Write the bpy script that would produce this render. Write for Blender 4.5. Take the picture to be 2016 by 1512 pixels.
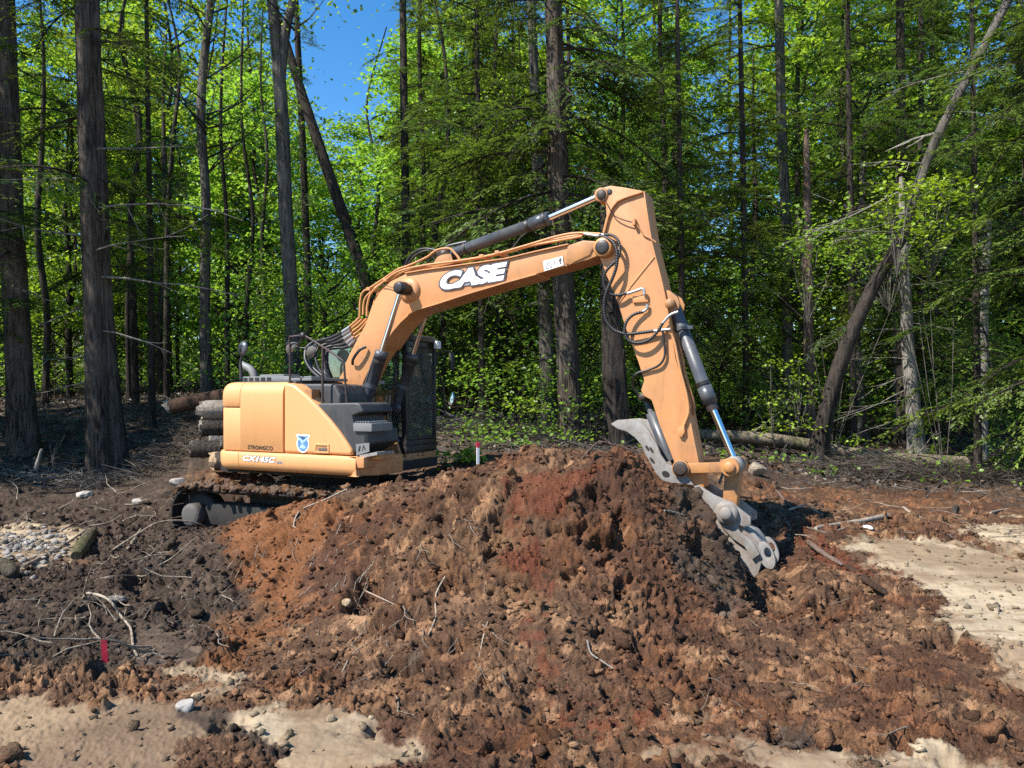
import bpy, bmesh, math, random
import numpy as np
from mathutils import Vector, Matrix

for _o in list(bpy.data.objects):
    bpy.data.objects.remove(_o)
SC = bpy.context.scene
COL = SC.collection
R = math.radians

# ------------------------------------------------------------------ camera, sky, sun, exposure
EYE, FX, CX, HY = 1.85, 1500.0, 1008.0, 780.0      # eye height, focal length (photo px), principal point, horizon row
cam_d = bpy.data.cameras.new('camera')
cam = bpy.data.objects.new('camera', cam_d)
COL.objects.link(cam)
cam.location = (0, 0, EYE)
cam.rotation_euler = (R(90), 0, 0)
cam_d.sensor_width = 36.0
cam_d.lens = 36.0 * FX / 2016.0
cam_d.shift_y = (HY - 756.0) / 2016.0
cam_d.clip_start, cam_d.clip_end = 0.05, 3000
SC.camera = cam

SUN_AZ = Vector((-0.86, -0.51, 0)).normalized()     # towards the sun: from the left, a little behind the camera
SUN_EL = R(50)
SUN_DIR = Vector((SUN_AZ.x * math.cos(SUN_EL), SUN_AZ.y * math.cos(SUN_EL), math.sin(SUN_EL)))
world = bpy.data.worlds.new('World')
SC.world = world
world.use_nodes = True
_n, _l = world.node_tree.nodes, world.node_tree.links
_n.clear()
_sky = _n.new('ShaderNodeTexSky')
_sky.sky_type = 'NISHITA'
_sky.sun_disc = False
_sky.sun_elevation = SUN_EL
_sky.sun_rotation = math.atan2(SUN_AZ.x, SUN_AZ.y)
_sky.air_density = 1.0
_sky.dust_density = 0.05
_sky.ozone_density = 2.0
_bg = _n.new('ShaderNodeBackground')
_bg.inputs['Strength'].default_value = 0.125
_out = _n.new('ShaderNodeOutputWorld')
_hs = _n.new('ShaderNodeHueSaturation')
_hs.inputs['Saturation'].default_value = 1.35
_l.new(_sky.outputs[0], _hs.inputs['Color'])
_l.new(_hs.outputs[0], _bg.inputs[0])
_l.new(_bg.outputs[0], _out.inputs[0])
sun_d = bpy.data.lights.new('sun', 'SUN')
sun_d.energy = 5.0
sun_d.angle = R(0.53)
sun_d.color = (1.0, 0.955, 0.88)
sun = bpy.data.objects.new('sun', sun_d)
COL.objects.link(sun)
sun.rotation_euler = SUN_DIR.to_track_quat('Z', 'Y').to_euler()
sun.location = (-20, -10, 30)
SC.view_settings.view_transform = 'Standard'
SC.view_settings.look = 'None'
SC.view_settings.exposure = 0.92
SC.view_settings.gamma = 1.0
SC.view_settings.use_curve_mapping = False
SC.render.engine = 'CYCLES'
SC.cycles.max_bounces = 8
SC.cycles.diffuse_bounces = 4
SC.cycles.glossy_bounces = 3
SC.cycles.transmission_bounces = 6
SC.cycles.transparent_max_bounces = 10
SC.cycles.use_denoising = False
SC.cycles.sample_clamp_indirect = 6.0

# ------------------------------------------------------------------ helpers
def P(px, py, Y):
    """a photo pixel at distance Y in front of the camera -> world point"""
    return Vector(((px - CX) / FX * Y, Y, EYE - (py - HY) / FX * Y))

def tag(o, label=None, cat=None, group=None, kind=None):
    if label: o['label'] = label
    if cat: o['category'] = cat
    if group: o['group'] = group
    if kind: o['kind'] = kind
    return o

def empty(name, loc=(0, 0, 0), rz=0.0, parent=None):
    o = bpy.data.objects.new(name, None)
    o.empty_display_size = 0.2
    COL.objects.link(o)
    o.location = loc
    o.rotation_euler = (0, 0, rz)
    if parent: o.parent = parent
    return o

def link_mesh(name, me, parent=None, loc=None):
    o = bpy.data.objects.new(name, me)
    COL.objects.link(o)
    if parent: o.parent = parent
    if loc is not None: o.location = loc
    return o

def np_mesh(name, V, F, mats, smooth=False, attrs=None, mat_idx=None, cols=None):
    """V (n,3), F (m,3|4) arrays -> mesh; attrs: point float attributes; cols: point colour attribute"""
    me = bpy.data.meshes.new(name)
    V = np.asarray(V, np.float32); F = np.asarray(F, np.int32)
    k = F.shape[1]
    me.vertices.add(len(V)); me.vertices.foreach_set('co', V.ravel())
    me.loops.add(F.size); me.loops.foreach_set('vertex_index', F.ravel())
    me.polygons.add(len(F))
    me.polygons.foreach_set('loop_start', np.arange(0, F.size, k, dtype=np.int32))
    me.polygons.foreach_set('loop_total', np.full(len(F), k, np.int32))
    if smooth: me.polygons.foreach_set('use_smooth', np.ones(len(F), bool))
    for m in (mats if isinstance(mats, (list, tuple)) else [mats]): me.materials.append(m)
    if mat_idx is not None: me.polygons.foreach_set('material_index', np.asarray(mat_idx, np.int32))
    me.update(calc_edges=True)
    for an, av in (attrs or {}).items():
        a = me.attributes.new(an, 'FLOAT', 'POINT'); a.data.foreach_set('value', np.asarray(av, np.float32))
    if cols is not None:
        a = me.attributes.new('soil', 'FLOAT_COLOR', 'POINT')
        c4 = np.ones((len(V), 4), np.float32); c4[:, :3] = cols
        a.data.foreach_set('color', c4.ravel())
    return me

class MB:
    """collects shapes, then becomes one mesh object"""
    def __init__(s): s.v, s.f, s.sm = [], [], []
    def add(s, vs, fs, smooth=False):
        o = len(s.v); s.v += [tuple(v) for v in vs]
        s.f += [[o + i for i in f] for f in fs]; s.sm += [smooth] * len(fs); return s
    def box(s, x0, y0, z0, x1, y1, z1, M=None):
        vs = [Vector(p) for p in ((x0,y0,z0),(x1,y0,z0),(x1,y1,z0),(x0,y1,z0),(x0,y0,z1),(x1,y0,z1),(x1,y1,z1),(x0,y1,z1))]
        if M is not None: vs = [M @ v for v in vs]
        return s.add(vs, [(0,3,2,1),(4,5,6,7),(0,1,5,4),(1,2,6,5),(2,3,7,6),(3,0,4,7)])
    def prism(s, pts, y0, y1):
        """outline pts [(x,z)] extruded along y"""
        a = sum(pts[i][0]*pts[(i+1)%len(pts)][1]-pts[(i+1)%len(pts)][0]*pts[i][1] for i in range(len(pts)))
        if a < 0: pts = pts[::-1]
        n = len(pts)
        lo, hi = min(y0, y1), max(y0, y1)
        vs = [(x, lo, z) for x, z in pts] + [(x, hi, z) for x, z in pts]
        fs = [list(range(n)), list(range(2*n-1, n-1, -1))]
        fs += [[i, n+i, n+(i+1)%n, (i+1)%n] for i in range(n)]
        return s.add(vs, fs)
    def plate(s, pts, z0, z1):
        """outline pts [(x,y)] extruded along z"""
        a = sum(pts[i][0]*pts[(i+1)%len(pts)][1]-pts[(i+1)%len(pts)][0]*pts[i][1] for i in range(len(pts)))
        if a < 0: pts = pts[::-1]
        n = len(pts)
        vs = [(x, y, z0) for x, y in pts] + [(x, y, z1) for x, y in pts]
        fs = [list(range(n-1, -1, -1)), list(range(n, 2*n))]
        fs += [[i, (i+1)%n, n+(i+1)%n, n+i] for i in range(n)]
        return s.add(vs, fs)
    def tube(s, pts, rad, n=8, caps=True, smooth=True):
        pts = [Vector(p) for p in pts]; m = len(pts)
        rad = rad if hasattr(rad, '__len__') else [rad] * m
        t0 = (pts[1]-pts[0]).normalized()
        up = Vector((0,0,1)) if abs(t0.z) < 0.9 else Vector((0,1,0))
        u = t0.cross(up).normalized()
        vs = []
        for i in range(m):
            t = (pts[min(i+1, m-1)] - pts[max(i-1, 0)])
            if t.length < 1e-9: t = t0
            t.normalize()
            u = (u - t*u.dot(t)); u = u.normalized() if u.length > 1e-6 else t.orthogonal().normalized()
            w = t.cross(u)
            vs += [pts[i] + (u*math.cos(2*math.pi*k/n) + w*math.sin(2*math.pi*k/n))*rad[i] for k in range(n)]
        fs = [[i*n+k, i*n+(k+1)%n, (i+1)*n+(k+1)%n, (i+1)*n+k] for i in range(m-1) for k in range(n)]
        s.add(vs, fs, smooth)
        if caps:
            s.add(vs[:n], [list(range(n-1, -1, -1))]); s.add(vs[-n:], [list(range(n))])
        return s
    def cyl(s, a, b, r, n=16, r2=None): return s.tube([a, b], [r, r if r2 is None else r2], n)
    def lathe(s, prof, c, axis='z', n=20):
        """prof [(r,h)] turned about an axis through c"""
        vs = []
        for r, h in prof:
            for k in range(n):
                a = 2*math.pi*k/n; p, q = r*math.cos(a), r*math.sin(a)
                d = {'z': (p, q, h), 'y': (p, h, q), 'x': (h, p, q)}[axis]
                vs.append((c[0]+d[0], c[1]+d[1], c[2]+d[2]))
        fs = [[i*n+k, i*n+(k+1)%n, (i+1)*n+(k+1)%n, (i+1)*n+k] for i in range(len(prof)-1) for k in range(n)]
        return s.add(vs, fs, True)
    def mesh(s, name, mat):
        me = bpy.data.meshes.new(name)
        me.from_pydata(s.v, [], s.f)
        for m in (mat if isinstance(mat, (list, tuple)) else [mat]): me.materials.append(m)
        me.polygons.foreach_set('use_smooth', s.sm)
        me.update()
        return me
    def build(s, name, mat, parent=None, bevel=0.0, seg=2, loc=None):
        o = link_mesh(name, s.mesh(name, mat), parent, loc)
        if bevel:
            bm = bmesh.new(); bm.from_mesh(o.data)
            bmesh.ops.recalc_face_normals(bm, faces=bm.faces)
            ed = [e for e in bm.edges if len(e.link_faces) == 2 and e.calc_face_angle(0) > 0.6]
            bmesh.ops.bevel(bm, geom=ed, offset=bevel, segments=seg, profile=0.6, affect='EDGES', clamp_overlap=True)
            bm.to_mesh(o.data); bm.free()
            try:
                o.data.polygons.foreach_set('use_smooth', [True]*len(o.data.polygons))
                o.data.set_sharp_from_angle(angle=R(35))
            except Exception: pass
        return o

def spline(pts, n=8):
    """Catmull-Rom through pts"""
    p = [Vector(q) for q in pts]
    if len(p) < 3: return p
    p = [p[0]*2-p[1]] + p + [p[-1]*2-p[-2]]
    out = []
    for i in range(1, len(p)-2):
        for k in range(n):
            t = k/n
            out.append(0.5*((2*p[i]) + (p[i+1]-p[i-1])*t + (2*p[i-1]-5*p[i]+4*p[i+1]-p[i+2])*t*t + (3*p[i]-p[i-1]-3*p[i+1]+p[i+2])*t**3))
    out.append(p[-2])
    return out

# ------------------------------------------------------------------ noise
def _h(ix, iy, s):
    n = (ix.astype(np.int64)*374761393 + iy.astype(np.int64)*668265263 + s*974711) & 0xffffffff
    n = ((n ^ (n >> 13))*1274126177) & 0xffffffff
    n = ((n ^ (n >> 15))*2246822519) & 0xffffffff
    return ((n ^ (n >> 16)) & 0xffffff)/float(0x1000000)
def vnoise(x, y, s=0):
    xi, yi = np.floor(x), np.floor(y); fx, fy = x-xi, y-yi
    fx = fx*fx*fx*(fx*(fx*6-15)+10); fy = fy*fy*fy*(fy*(fy*6-15)+10)
    a, b, c, d = _h(xi, yi, s), _h(xi+1, yi, s), _h(xi, yi+1, s), _h(xi+1, yi+1, s)
    return (a*(1-fx)+b*fx)*(1-fy) + (c*(1-fx)+d*fx)*fy
def fbm(x, y, s=0, o=4, g=0.5):
    r, a, t = 0, 1.0, 0
    for i in range(o):
        r = r + a*(vnoise(x, y, s+i*17)-0.5); t += a; a *= g; x = x*2.03+7.1; y = y*2.03-3.7
    return r/t*2                                   # about -1..1
def clods(x, y, size, seed, fill=0.6):
    """rounded lumps: height (in units of size) and a random number per lump"""
    x, y = x/size, y/size
    xi, yi = np.floor(x), np.floor(y)
    best = np.zeros_like(x); rid = np.zeros_like(x)
    for dx in (-1, 0, 1):
        for dy in (-1, 0, 1):
            cx, cy = xi+dx, yi+dy
            px, py = cx+_h(cx, cy, seed), cy+_h(cx, cy, seed+1)
            r = 0.28+0.5*_h(cx, cy, seed+2)
            on = _h(cx, cy, seed+3) < fill
            an = _h(cx, cy, seed+4)*3.14; ca, sa = np.cos(an), np.sin(an)
            ex, ey = (x-px)*ca+(y-py)*sa, -(x-px)*sa+(y-py)*ca
            e1, e2 = ex/r, ey/(r*0.74)
            dn = 0.45*np.sqrt(e1*e1+e2*e2)+0.58*np.maximum(np.maximum(np.abs(e1), np.abs(e2)), np.abs(e1+e2)*0.74)
            tilt = 1+0.75*((_h(cx, cy, seed+6)-0.5)*e1+(_h(cx, cy, seed+7)-0.5)*e2)*2
            h = np.where(on & (dn < 1), np.sqrt(np.maximum(1-dn*dn, 0))*r*0.8*tilt, 0)
            up = h > best
            best = np.where(up, h, best); rid = np.where(up, _h(cx, cy, seed+5), rid)
    return best, rid
def sstep(a, b, x):
    t = np.clip((x-a)/(b-a), 0, 1); return t*t*(3-2*t)

# ------------------------------------------------------------------ materials
def mat(name, build):
    m = bpy.data.materials.new(name); m.use_nodes = True
    nt = m.node_tree; nt.nodes.clear()
    out = nt.nodes.new('ShaderNodeOutputMaterial')
    nt.links.new(build(nt), out.inputs[0]); return m
def nd(nt, t, **kw):
    n = nt.nodes.new(t)
    for k, v in kw.items():
        if k.startswith('_'): setattr(n, k[1:], v)
        else:
            key = {'i0': 0, 'i1': 1, 'i2': 2}.get(k, k.replace('__', ' '))
            if isinstance(v, bpy.types.NodeSocket): nt.links.new(v, n.inputs[key])
            else: n.inputs[key].default_value = v
    return n
def rgb(c): return (c[0], c[1], c[2], 1.0)
def noise(nt, scale, detail=4, rough=0.6, vec=None, stretch=None, obj=True):
    if vec is None:
        tc = nt.nodes.new('ShaderNodeTexCoord'); vec = tc.outputs['Object']
    if stretch:
        mp = nd(nt, 'ShaderNodeMapping'); nt.links.new(vec, mp.inputs[0]); mp.inputs['Scale'].default_value = stretch; vec = mp.outputs[0]
    return nd(nt, 'ShaderNodeTexNoise', Vector=vec, Scale=scale, Detail=detail, Roughness=rough)
def ramp(nt, fac, stops):
    r = nd(nt, 'ShaderNodeValToRGB', i0=fac); e = r.color_ramp.elements
    while len(e) < len(stops): e.new(0.5)
    for k, (p, c) in enumerate(stops): e[k].position = p; e[k].color = rgb(c) if hasattr(c, '__len__') else (c, c, c, 1)
    return r.outputs[0]
def mixc(nt, fac, a, b, mode='MIX'):
    n = nt.nodes.new('ShaderNodeMix'); n.data_type = 'RGBA'; n.blend_type = mode
    for s, v in ((n.inputs['Factor'], fac), (n.inputs[6], a), (n.inputs[7], b)):
        if isinstance(v, bpy.types.NodeSocket): nt.links.new(v, s)
        else: s.default_value = rgb(v) if hasattr(v, '__len__') else v
    return n.outputs[2]
def bump(nt, h, strength=0.3, dist=0.01):
    return nd(nt, 'ShaderNodeBump', Height=h, Strength=strength, Distance=dist).outputs[0]
def prin(nt, col, rough=0.5, metal=0.0, nrm=None, spec=0.5, **kw):
    b = nt.nodes.new('ShaderNodeBsdfPrincipled')
    for k, v in (('Base Color', col), ('Roughness', rough), ('Metallic', metal), ('Specular IOR Level', spec)):
        if isinstance(v, bpy.types.NodeSocket): nt.links.new(v, b.inputs[k])
        else: b.inputs[k].default_value = rgb(v) if hasattr(v, '__len__') else v
    if nrm is not None: nt.links.new(nrm, b.inputs['Normal'])
    for k, v in kw.items(): b.inputs[k.replace('__', ' ')].default_value = v
    return b.outputs[0]

def paint(name, c, dirt=(0.16, 0.10, 0.06), amount=0.5, rough=0.42, spots=True, fine=9.0, sc=1.7):
    def f(nt):
        n1 = noise(nt, sc, 7, 0.72); n2 = noise(nt, fine, 5, 0.75); n3 = noise(nt, 45, 3, 0.6); n5 = noise(nt, 3.2, 5, 0.7, stretch=(2.6, 2.6, 0.35))
        d = ramp(nt, n1.outputs[0], [(0.42, 0.0), (0.78, amount)])
        base = mixc(nt, n1.outputs[0], [v*0.88 for v in c], [min(v*1.08, 1) for v in c])
        col = mixc(nt, d, base, dirt)
        col = mixc(nt, ramp(nt, n5.outputs[0], [(0.52, 0.0), (0.74, amount*0.7)]), col, [v*0.75+0.02 for v in dirt])
        if spots:
            s = ramp(nt, n2.outputs[0], [(0.60, 0.0), (0.68, 0.8)])
            s2 = nd(nt, 'ShaderNodeMath', _operation='MULTIPLY', i0=s, i1=ramp(nt, n3.outputs[0], [(0.54, 0.0), (0.60, 1.0)]))
            col = mixc(nt, s2.outputs[0], col, [v*0.5 for v in dirt])
        rr = ramp(nt, n1.outputs[0], [(0.35, rough-0.08), (0.72, min(rough+0.3, 1))])
        return prin(nt, col, rr, 0, bump(nt, n1.outputs[0], 0.10, 0.02))
    return mat(name, f)
M = {}
M['orange'] = paint('orange_paint', (0.58, 0.262, 0.10), dirt=(0.20, 0.115, 0.065), amount=0.5, sc=2.6)
M['shell'] = paint('faded_orange_shell', (0.70, 0.345, 0.135), dirt=(0.30, 0.18, 0.09), amount=0.2, spots=False, rough=0.45)
M['orange_dirty'] = paint('worn_orange_paint', (0.52, 0.235, 0.08), dirt=(0.14, 0.085, 0.055), amount=0.95, sc=4)
M['charcoal'] = paint('charcoal_plastic', (0.035, 0.037, 0.042), dirt=(0.13, 0.11, 0.09), amount=0.45, rough=0.5, spots=False)
M['black'] = paint('black_frame_paint', (0.012, 0.0125, 0.014), dirt=(0.07, 0.06, 0.05), amount=0.35, rough=0.4, spots=False)
M['cylinder'] = paint('grey_cylinder_paint', (0.055, 0.062, 0.075), dirt=(0.2, 0.17, 0.14), amount=0.4, rough=0.35, spots=False)
M['hood'] = paint('grey_hood_paint', (0.17, 0.175, 0.18), dirt=(0.2, 0.17, 0.13), amount=0.5, rough=0.5, spots=False)
M['roof'] = paint('dusty_roof', (0.10, 0.075, 0.06), dirt=(0.2, 0.15, 0.11), amount=0.7, rough=0.7, spots=False)
M['rail'] = paint('worn_dark_rail', (0.03, 0.02, 0.018), dirt=(0.10, 0.04, 0.03), amount=0.8, rough=0.5, spots=False)
M['bare_steel'] = paint('scoured_steel', (0.29, 0.275, 0.255), dirt=(0.17, 0.115, 0.075), amount=1.0, rough=0.6, sc=7)
M['muddy_steel'] = paint('mud_caked_steel', (0.27, 0.24, 0.21), dirt=(0.17, 0.115, 0.08), amount=1.0, rough=0.8, fine=14, sc=6)
M['track'] = paint('muddy_track_iron', (0.012, 0.0105, 0.0095), dirt=(0.032, 0.023, 0.018), amount=0.9, rough=0.8, spots=False)
M['hub'] = paint('grey_hub_cap', (0.085, 0.078, 0.07), dirt=(0.07, 0.052, 0.038), amount=0.8, rough=0.8, spots=False)
M['pin'] = paint('greasy_pin', (0.02, 0.017, 0.015), dirt=(0.10, 0.06, 0.04), amount=0.6, rough=0.45, spots=False)
M['hose'] = mat('rubber_hose', lambda nt: prin(nt, (0.018, 0.018, 0.02), 0.45))
M['chrome'] = mat('chrome_rod', lambda nt: prin(nt, (0.72, 0.72, 0.74), 0.16, 1.0))
M['fitting'] = mat('zinc_fitting', lambda nt: prin(nt, (0.42, 0.43, 0.45), 0.4, 0.7))
M['white'] = paint('white_sticker', (0.78, 0.78, 0.78), amount=0.1, rough=0.5, spots=False)
M['ink'] = mat('black_print', lambda nt: prin(nt, (0.012, 0.012, 0.016), 0.5))
M['navy'] = mat('dark_outline_print', lambda nt: prin(nt, (0.05, 0.05, 0.065), 0.5))
M['grey_print'] = mat('grey_print', lambda nt: prin(nt, (0.22, 0.22, 0.26), 0.5))
M['blue_light'] = mat('pale_blue_print', lambda nt: prin(nt, (0.35, 0.52, 0.68), 0.5))
M['blue_mid'] = mat('blue_print', lambda nt: prin(nt, (0.10, 0.22, 0.40), 0.5))
M['red_print'] = mat('red_stake_paint', lambda nt: prin(nt, (0.62, 0.02, 0.05), 0.6))
M['mirror'] = mat('mirror_glass', lambda nt: prin(nt, (0.8, 0.8, 0.82), 0.03, 1.0))
M['lamp'] = mat('lamp_lens', lambda nt: prin(nt, (0.75, 0.76, 0.78), 0.15))
def _glass(nt):
    g = nd(nt, 'ShaderNodeBsdfGlossy', Color=(1, 1, 1, 1), Roughness=0.02)
    t = nd(nt, 'ShaderNodeBsdfTransparent', Color=(0.84, 0.93, 0.89, 1))
    f = nd(nt, 'ShaderNodeFresnel', IOR=1.5)
    n = noise(nt, 6, 4)
    dust_sheen = nd(nt, 'ShaderNodeBsdfDiffuse', Color=(0.35, 0.38, 0.36, 1))  # pale dust film, made denser to imitate an even reflection on the panes
    m1 = nd(nt, 'ShaderNodeMixShader', i0=f.outputs[0], i1=t.outputs[0], i2=g.outputs[0])
    return nd(nt, 'ShaderNodeMixShader', i0=ramp(nt, n.outputs[0], [(0.4, 0.05), (0.8, 0.10)]), i1=m1.outputs[0], i2=dust_sheen.outputs[0]).outputs[0]
M['glass'] = mat('cab_glass', _glass)
M['seat'] = mat('black_seat_cloth', lambda nt: prin(nt, (0.03, 0.03, 0.033), 0.9))

def bark(name, c1, c2, zs=1.6, moss=0.0):
    def f(nt):
        n1 = noise(nt, 9, 6, 0.72, stretch=(2.4, 2.4, 0.25)); n2 = noise(nt, 0.9, 3, 0.5); n3 = noise(nt, 40, 3, 0.6, stretch=(1.5, 1.5, 0.5))
        col = mixc(nt, ramp(nt, n1.outputs[0], [(0.40, 0), (0.62, 1)]), c1, c2)
        col = mixc(nt, ramp(nt, n2.outputs[0], [(0.45, 0.0), (0.75, 0.55)]), col, [v*1.5 for v in c2])
        if moss: col = mixc(nt, ramp(nt, n2.outputs[0], [(0.3, moss), (0.5, 0.0)]), col, (0.10, 0.115, 0.03))
        return prin(nt, col, 0.95, 0, bump(nt, mixc(nt, 0.35, n1.outputs[0], n3.outputs[0]), 1.0, 0.05), spec=0.15)
    return mat(name, f)
M['bark_brown'] = bark('brown_ridged_bark', (0.017, 0.013, 0.0105), (0.125, 0.100, 0.080))
M['bark_grey'] = bark('grey_bark', (0.03, 0.026, 0.022), (0.15, 0.135, 0.118))
M['bark_pale'] = bark('pale_weathered_wood', (0.075, 0.066, 0.056), (0.32, 0.29, 0.25))
M['bark_dark'] = bark('dark_damp_bark', (0.013, 0.0105, 0.0085), (0.068, 0.055, 0.045))
M['bark_red'] = bark('reddish_peeling_bark', (0.06, 0.038, 0.028), (0.17, 0.12, 0.095))
M['bark_moss'] = bark('mossy_bark', (0.04, 0.032, 0.022), (0.13, 0.105, 0.072), moss=0.8)
M['bark_log'] = bark('mossy_log_bark', (0.06, 0.046, 0.032), (0.23, 0.185, 0.13), moss=0.45)
M['root'] = bark('pale_root', (0.20, 0.155, 0.11), (0.42, 0.35, 0.27))
M['cut_wood'] = bark('freshly_cut_wood', (0.36, 0.24, 0.13), (0.55, 0.40, 0.24))
M['grey_wood'] = bark('weathered_cut_wood', (0.15, 0.125, 0.10), (0.34, 0.29, 0.235))
M['red_wood'] = bark('split_red_wood', (0.028, 0.019, 0.014), (0.075, 0.043, 0.028))

def leafmat(name, dark, light, trans, tw=0.45, gloss=0.05, cool=(1, 1, 1)):
    """cool: colour factor that some individuals (by object) lean to"""
    def f(nt):
        a = nd(nt, 'ShaderNodeAttribute', _attribute_name='tone'); oi = nt.nodes.new('ShaderNodeObjectInfo')
        t = nd(nt, 'ShaderNodeMath', _operation='MULTIPLY_ADD', i0=oi.outputs['Random'], i1=0.30, i2=-0.15)
        t2 = nd(nt, 'ShaderNodeMath', _operation='ADD', i0=a.outputs['Fac'], i1=t.outputs[0], _use_clamp=True)
        r2 = nd(nt, 'ShaderNodeMath', _operation='MULTIPLY', i0=oi.outputs['Random'], i1=7.31)
        r3 = nd(nt, 'ShaderNodeMath', _operation='FRACT', i0=r2.outputs[0])
        cl = mixc(nt, r3.outputs[0], (1, 1, 1), cool)
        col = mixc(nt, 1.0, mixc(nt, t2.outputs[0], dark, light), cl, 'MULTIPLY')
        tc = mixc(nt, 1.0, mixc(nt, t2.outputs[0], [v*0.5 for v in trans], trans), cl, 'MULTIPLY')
        d = nd(nt, 'ShaderNodeBsdfDiffuse', Color=col); tr = nd(nt, 'ShaderNodeBsdfTranslucent', Color=tc)
        g = nd(nt, 'ShaderNodeBsdfGlossy', Color=(1, 1, 1, 1), Roughness=0.45)
        m1 = nd(nt, 'ShaderNodeMixShader', i0=tw, i1=d.outputs[0], i2=tr.outputs[0])
        return nd(nt, 'ShaderNodeMixShader', i0=gloss, i1=m1.outputs[0], i2=g.outputs[0]).outputs[0]
    return mat(name, f)
M['needles'] = leafmat('hemlock_needles', (0.040, 0.078, 0.018), (0.26, 0.33, 0.035), (0.26, 0.36, 0.03), 0.42, 0.03, (0.72, 0.9, 1.25))
M['leaves'] = leafmat('spring_leaves', (0.08, 0.16, 0.016), (0.32, 0.43, 0.03), (0.55, 0.74, 0.045), 0.55, 0.03, (0.70, 0.93, 1.25))
M['bright_leaves'] = leafmat('young_bright_leaves', (0.16, 0.28, 0.02), (0.40, 0.52, 0.03), (0.50, 0.68, 0.03), 0.45, 0.03)
M['litter'] = leafmat('dead_leaf_litter', (0.03, 0.02, 0.013), (0.135, 0.095, 0.063), (0.05, 0.035, 0.02), 0.1, 0.03)

def _soil(nt):
    a = nd(nt, 'ShaderNodeAttribute', _attribute_name='soil'); cl = nd(nt, 'ShaderNodeAttribute', _attribute_name='packed')
    n1 = noise(nt, 9, 6, 0.75); n2 = noise(nt, 55, 4, 0.7); n3 = noise(nt, 140, 2, 0.6); n4 = noise(nt, 2.2, 5, 0.65, stretch=(0.35, 1.6, 1))
    v = ramp(nt, n1.outputs[0], [(0.25, 0.60), (0.75, 1.40)])
    v2 = ramp(nt, n2.outputs[0], [(0.28, 0.58), (0.72, 1.38)])
    vs = ramp(nt, n4.outputs[0], [(0.30, 0.74), (0.70, 1.18)])
    rough_c = mixc(nt, 1.0, mixc(nt, 1.0, a.outputs['Color'], v, 'MULTIPLY'), v2, 'MULTIPLY')
    flat_c = mixc(nt, 0.25, mixc(nt, 1.0, a.outputs['Color'], vs, 'MULTIPLY'), rough_c)
    col = mixc(nt, cl.outputs['Fac'], rough_c, flat_c)
    h = mixc(nt, 0.4, n2.outputs[0], n3.outputs[0])
    st = nd(nt, 'ShaderNodeMath', _operation='MULTIPLY_ADD', i0=cl.outputs['Fac'], i1=-0.8, i2=1.0)
    b = nd(nt, 'ShaderNodeBump', Height=h, Strength=st.outputs[0], Distance=0.03).outputs[0]
    return prin(nt, col, 0.95, 0, b, spec=0.12)
M['soil'] = mat('loose_soil', _soil)
def _stone(nt):
    n1 = noise(nt, 5, 6, 0.7); n2 = noise(nt, 40, 4, 0.7)
    col = mixc(nt, n1.outputs[0], (0.18, 0.155, 0.13), (0.52, 0.48, 0.43))
    return prin(nt, mixc(nt, ramp(nt, n2.outputs[0], [(0.5, 0), (0.7, 0.5)]), col, (0.12, 0.085, 0.06)), 0.85, 0, bump(nt, n2.outputs[0], 0.6, 0.01), spec=0.2)
M['stone'] = mat('pale_stone', _stone)
# ------------------------------------------------------------------ the ground: one sheet, the dug mound is part of it
# spot heights: (photo px, photo py, distance) of points read off the place, then plain (x, y, z)
SPOTS = [
 (0,1512,3.79),(500,1512,3.79),(1000,1505,3.82),(1500,1500,3.86),(2016,1505,3.82),
 (250,1440,4.2),(500,1400,4.5),(700,1425,4.33),(760,1462,4.1),(1150,1500,3.9),
 (340,1290,5.45),(400,1200,6.6),(120,1350,4.87),(60,1200,6.6),
 (700,965,8.3),(860,940,8.2),(1000,899,7.9),(1080,893,7.6),(1200,907,7.5),(1255,925,7.5),(1300,966,7.5),(1365,982,7.5),(1398,1034,7.4),(1432,1092,7.3),(1470,1152,7.2),
 (500,1012,8.6),(600,990,8.6),(440,1085,8.0),
 (560,1180,6.6),(700,1150,6.5),(850,1100,6.6),(1000,1050,6.8),(1150,1040,6.7),(1280,1060,6.7),
 (600,1290,5.6),(800,1270,5.5),(1000,1230,5.6),(1200,1220,5.7),(1350,1220,5.9),
 (1000,1380,4.7),(1250,1370,4.8),(800,1370,4.75),
 (1450,1330,5.1),(1650,1300,5.4),(1850,1350,4.9),(1580,1210,6.4),(1750,1200,6.6),(2000,1330,5.05),
 (1540,1175,7.05),(1600,1070,9.0),(1750,1080,9.0),(1900,1130,7.9),(2016,1100,8.7),(2016,1040,10.6),(1800,1035,10.5),
 (1500,1010,10.2),(1480,940,12.2),(1620,965,13.0),(1560,985,11.5),(1750,975,13.6),(2016,965,14.6),(1900,945,15.5),
 (1600,905,17.0),(1450,893,17.0),(1800,893,19.0),(2016,935,17.5),(1900,890,20),
 (900,932,12.0),(880,915,13.2),(1000,893,13.5),(1230,880,16),(1120,874,16.5),(1350,880,16.5),
 (1500,858,22),(1150,845,22),(800,830,22),(1900,865,25),
 (210,922,16),(45,893,17),(330,900,15.5),(0,960,13.5),(100,1000,12),(250,962,13.5),(340,950,12.6),(300,1010,11.6),
 (0,1055,10.1),(200,1130,7.95),(300,1150,7.4),(100,1110,8.5),
 (430,938,12.6),(540,935,13.2),(380,930,13.4),
 (340,915,14.3),(370,820,15.4),(450,818,15.2),(420,860,14.3),
 (400,850,18.5),(300,800,22),(60,800,24),(500,770,30),
]
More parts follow.
